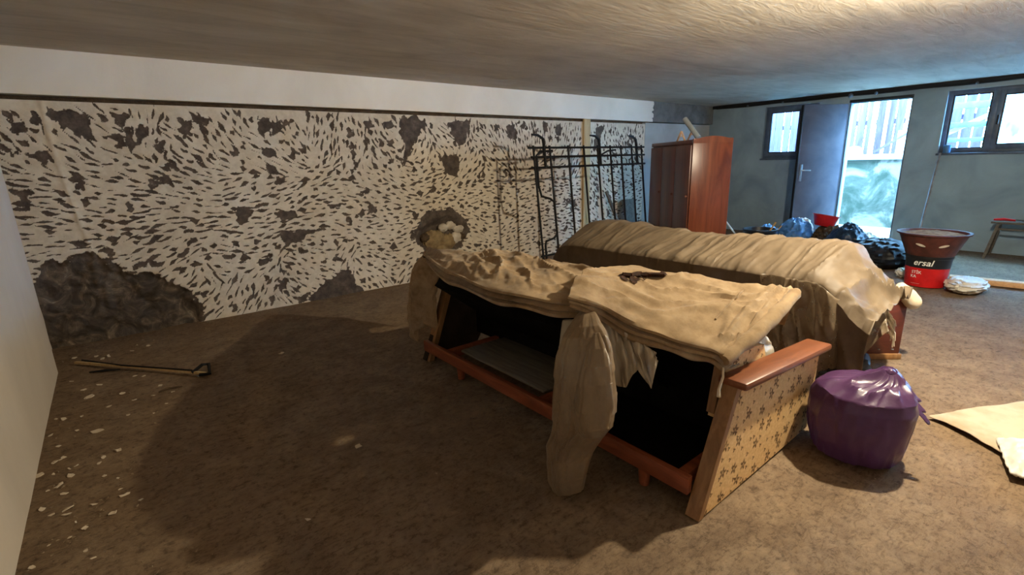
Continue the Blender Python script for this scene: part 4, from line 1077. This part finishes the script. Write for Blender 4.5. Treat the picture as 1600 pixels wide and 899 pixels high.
for da in (-.32, .38):
    b = MB(); a = view_az+da; c0 = BC+Vector((math.cos(a), math.sin(a), 0))*.262+Vector((0, 0, .455)); tg = Vector((-math.sin(a), math.cos(a), 0)); upv = Vector((math.cos(a)*.36, math.sin(a)*.36, .93))
    ring = [c0+tg*math.cos(t)*.042+upv*(math.sin(t)*.014+math.cos(t)*.012*(1 if da > 0 else -1))+Vector((math.cos(a), math.sin(a), 0))*.004 for t in np.linspace(0, 2*math.pi, 14, endpoint=False)]
    b.add(ring, [list(range(14))]); b.build('mortar_smear', 'foam', ba, smooth=False)

# small sack, planks, stool, pole
wbk = lump((0, 0, 0), (.24, .15, .07), 4.2, .25, (44, 26), True, 3)
lo = min(p.z for p in wbk.v); cpt = pz(1508, 455)
for p in wbk.v: p += Vector((cpt.x, cpt.y, -lo))
tag(wbk.build('small_sack', 'white_bag'), 'small white sack on the floor right of the red bucket', 'sack')
a_, c_ = Vector((6.95, 1.05, 0)), Vector((7.1, .1, 0))
dl = (c_-a_).normalized(); nl = Vector((-dl.y, dl.x, 0))
Tp = Matrix(((dl.x, nl.x, 0, a_.x), (dl.y, nl.y, 0, a_.y), (0, 0, 1, .004), (0, 0, 0, 1)))
tag(MB().rbox((0, -.02, 0), (2.2, .10, .055), .003, Tp).build('pine_plank', 'plank'), 'long pine plank on the floor behind the small white sack', 'plank')
Tp2 = Tp @ Matrix.Translation((.62, .16, 0))
tag(MB().rbox((0, 0, 0), (1.8, .12, .05), .003, Tp2).build('pine_plank', 'plank'), 'second pine plank just beyond the long one at right edge', 'plank')
st = thing('wooden_stool', 'low dark wooden stool against the window wall', 'stool', (8.92, .82, 0))
MB().rbox((8.74, .58, .455), (9.10, 1.03, .485), .005).build('seat', 'board_grey', st)
for (sx, sy) in ((-1, -1), (-1, 1), (1, -1), (1, 1)):
    MB().tube([(8.92+sx*.13, .81+sy*.15, .46), (8.92+sx*.17, .81+sy*.22, .0)], .022, 4).build('leg', 'board_grey', st)
for sy in (-1, 1): MB().tube([(8.79, .81+sy*.165, .38), (9.05, .81+sy*.165, .38)], .016, 4).build('stretcher', 'board_grey', st)
MB().tube([(8.785, .66, .385), (8.785, .96, .385)], .016, 4).build('stretcher', 'board_grey', st)
tag(MB().tube([(8.84, 1.02, .497), (8.84, .93, .508), (8.85, .82, .497)], [.012, .018, .012], 8).build('red_tool', 'red_plastic'), 'small red tool lying on the stool', 'tool')
pt, pb_ = Vector((XR-.03, 1.755, 1.345)), Vector((9.0, 1.80, .0))
tag(MB().tube([pb_+Vector((0, 0, .02)), pt], .015, 10).build('leaning_pole', 'steel'), 'thin pale pole leaning up to the window sill', 'pole')
jr = thing('blue_jar', 'small jar with blue lid on the window sill above the pole', 'jar', (XR+.02, 1.70, WIN_B[2]))
MB().lathe([(.001, 0), (.04, 0), (.042, .01), (.042, .075), (.001, .075)], (XR+.02, 1.70, WIN_B[2]+.001), 20).build('jar_body', 'blue_tarp', jr)
MB().lathe([(.001, .11), (.043, .108), (.045, .08), (.045, .075)], (XR+.02, 1.70, WIN_B[2]+.001), 20).build('jar_lid', 'blue_bar', jr)

# ================================================================== LITTER ON THE FLOOR AT LEFT
lath = thing('metal_lath', 'thin pale strip with a dark clamp lying on the floor near the left corner', 'strip', pz(220, 575))
a_, c_ = pz(118, 567, .012), pz(322, 584, .02)
MB().tube([a_, a_.lerp(c_, .5)+Vector((0, 0, .004)), c_], [.012, .012, .012], 4).build('strip', 'batten', lath)
MB().tube([pz(128, 563, .02), pz(190, 571, .03), pz(300, 579, .035)], .006, 5).build('wire', 'iron', lath)
MB().tube([pz(300, 583, .02), pz(316, 570, .06), pz(326, 569, .05), pz(328, 584, .02), pz(312, 586, .015)], .012, 6).build('clamp', 'iron', lath)
tag(MB().tube([pz(140, 582, .008), pz(165, 579, .012), pz(188, 578, .008)], [.006, .01, .004], 5).build('dark_twig', 'iron'), 'short dark twig lying below the metal strip', 'twig')
tag(MB().tube([pz(248, 613, .006), pz(262, 607, .012), pz(285, 604, .006)], [.005, .008, .004], 5).build('brown_twig', 'rubble'), 'short brown twig on the floor right of the plaster flakes', 'twig')
flakes = [(91,697,10),(85,722,10),(95,718,8),(110,742,14),(120,727,10),(147,787,14),(152,673,18),(185,703,14),(161,714,12),(154,724,12),(163,742,10),(195,772,16),(187,763,8),(220,780,8),(176,802,16),(105,795,14),(82,803,12),(100,770,12),(92,757,16),(73,765,10),(103,803,10),(132,825,12),(134,860,10),(75,852,7),(50,887,12),(145,872,10),(210,587,10),(224,587,9),(250,602,10),(140,620,14),(132,608,10),(190,615,14),(155,601,12),(112,595,10),(170,635,8),(128,650,8),(99,655,12),(88,655,10),(200,648,8),(210,625,9),(240,618,8),(270,612,8),(120,672,7),(60,742,14),(115,560,14),(150,556,10),(170,556,12),(482,812,13),(560,697,16),(440,552,14),(160,560,9),(205,548,8),(232,540,8),(118,815,7),(108,840,7),(66,795,10),(240,645,6),(260,630,6),(183,745,8),(100,715,9),(108,732,9),(84,740,8),(78,680,9)]
fmesh = []
for j in range(7):
    r_ = random.Random(40+j); n = 7
    ring = [Vector((math.cos(2*math.pi*i/n)*(.35+.65*r_.random()), math.sin(2*math.pi*i/n)*(.2+.45*r_.random()), .18*r_.random())) for i in range(n)]
    V = ring+[q+Vector((0, 0, .10+.12*r_.random())) for q in ring]+[Vector((0, 0, .24))]
    Fc = [(i, (i+1) % n, n+(i+1) % n, n+i) for i in range(n)]+[(n+i, n+(i+1) % n, 2*n) for i in range(n)]+[list(range(n))[::-1]]
    me_ = bpy.data.meshes.new('plaster_flake'); me_.from_pydata([tuple(q) for q in V], [], Fc); me_.materials.append(M['flake']); fmesh.append(me_)
for i, (px, py, s_) in enumerate(flakes):
    q = pz(px, py); dist = (q-Vector((0, 0, CAM_H))).length
    o = bpy.data.objects.new('plaster_flake', fmesh[i % 7]); COL.objects.link(o)
    sc_ = .5*s_*dist/F_PX*rnd.uniform(.85, 1.1)
    o.location = (q.x, q.y, floor_z(q.x, q.y)-.001); o.scale = (sc_, sc_, sc_*.7); o.rotation_euler = (R(rnd.uniform(-12, 12)), R(rnd.uniform(-12, 12)), rnd.uniform(0, 6.3))
    tag(o, {(482, 812): 'lone pale flake on the dark floor near the bottom middle', (560, 697): 'lone brownish flake on the shaded floor left of the sofa', (440, 552): 'lone flake lying nearest the foot of the hacked wall'}.get((px, py), 'pale plaster flake lying on the dusty floor'), 'flake', 'plaster flakes fallen on the floor')
# uncountable grit along the walls
gb = MB()
def crumb(x, y, s_):
    q = Vector((x, y, floor_z(x, y)+s_*.3)); gb.add([q+Vector((rnd.uniform(-1, 1), rnd.uniform(-1, 1), rnd.uniform(-.4, .6)))*s_ for _ in range(4)], [(0, 1, 2), (0, 2, 3), (0, 3, 1), (1, 3, 2)])
for i in range(2600):
    x = XL+.03+abs(rnd.gauss(0, .45)); y = rnd.uniform(.9, 5.2); crumb(x, y, .002+.009*rnd.random()**4)
for i in range(4200):
    x = rnd.uniform(XL, 3.5); y = D-.02-abs(rnd.gauss(0, .32)); crumb(x, y, .002+.010*rnd.random()**4)
for i in range(2600):
    x = rnd.uniform(-.4, 6.5); y = rnd.uniform(-.6, 4.5); crumb(x, y, .002+.006*rnd.random()**3)
tag(gb.build('plaster_grit', 'grit', smooth=False), 'fine plaster grit scattered over the floor and along the walls', 'grit', None, 'stuff')

# ================================================================== CEILING LAMP (just above the frame)
lamp = thing('pendant_lamp', 'white enamel pendant lamp hanging from the ceiling out of view', 'lamp', (LAMP.x, LAMP.y, H))
MB().lathe([(.150, .004), (.146, .010), (.10, .055), (.03, .085), (.02, .10), (.02, .15)], LAMP, 40).build('lamp_shade', 'enamel', lamp, solid=.002)
MB().lathe([(.001, -.028), (.016, -.023), (.027, -.006), (.026, .01), (.014, .03), (.013, .06)], LAMP, 20).build('bulb', 'bulb', lamp)
MB().lathe([(.03, H-LAMP.z-.03), (.05, H-LAMP.z-.005), (.05, H-LAMP.z)], LAMP, 20).build('ceiling_rose', 'enamel', lamp)
ld = bpy.data.lights.new('bulb_light', 'POINT'); ld.energy = LAMP_POWER; ld.shadow_soft_size = .03; ld.color = (1.0, .875, .65)
lo = bpy.data.objects.new('bulb_light', ld); COL.objects.link(lo); lo.location = LAMP+Vector((0, 0, -.035))
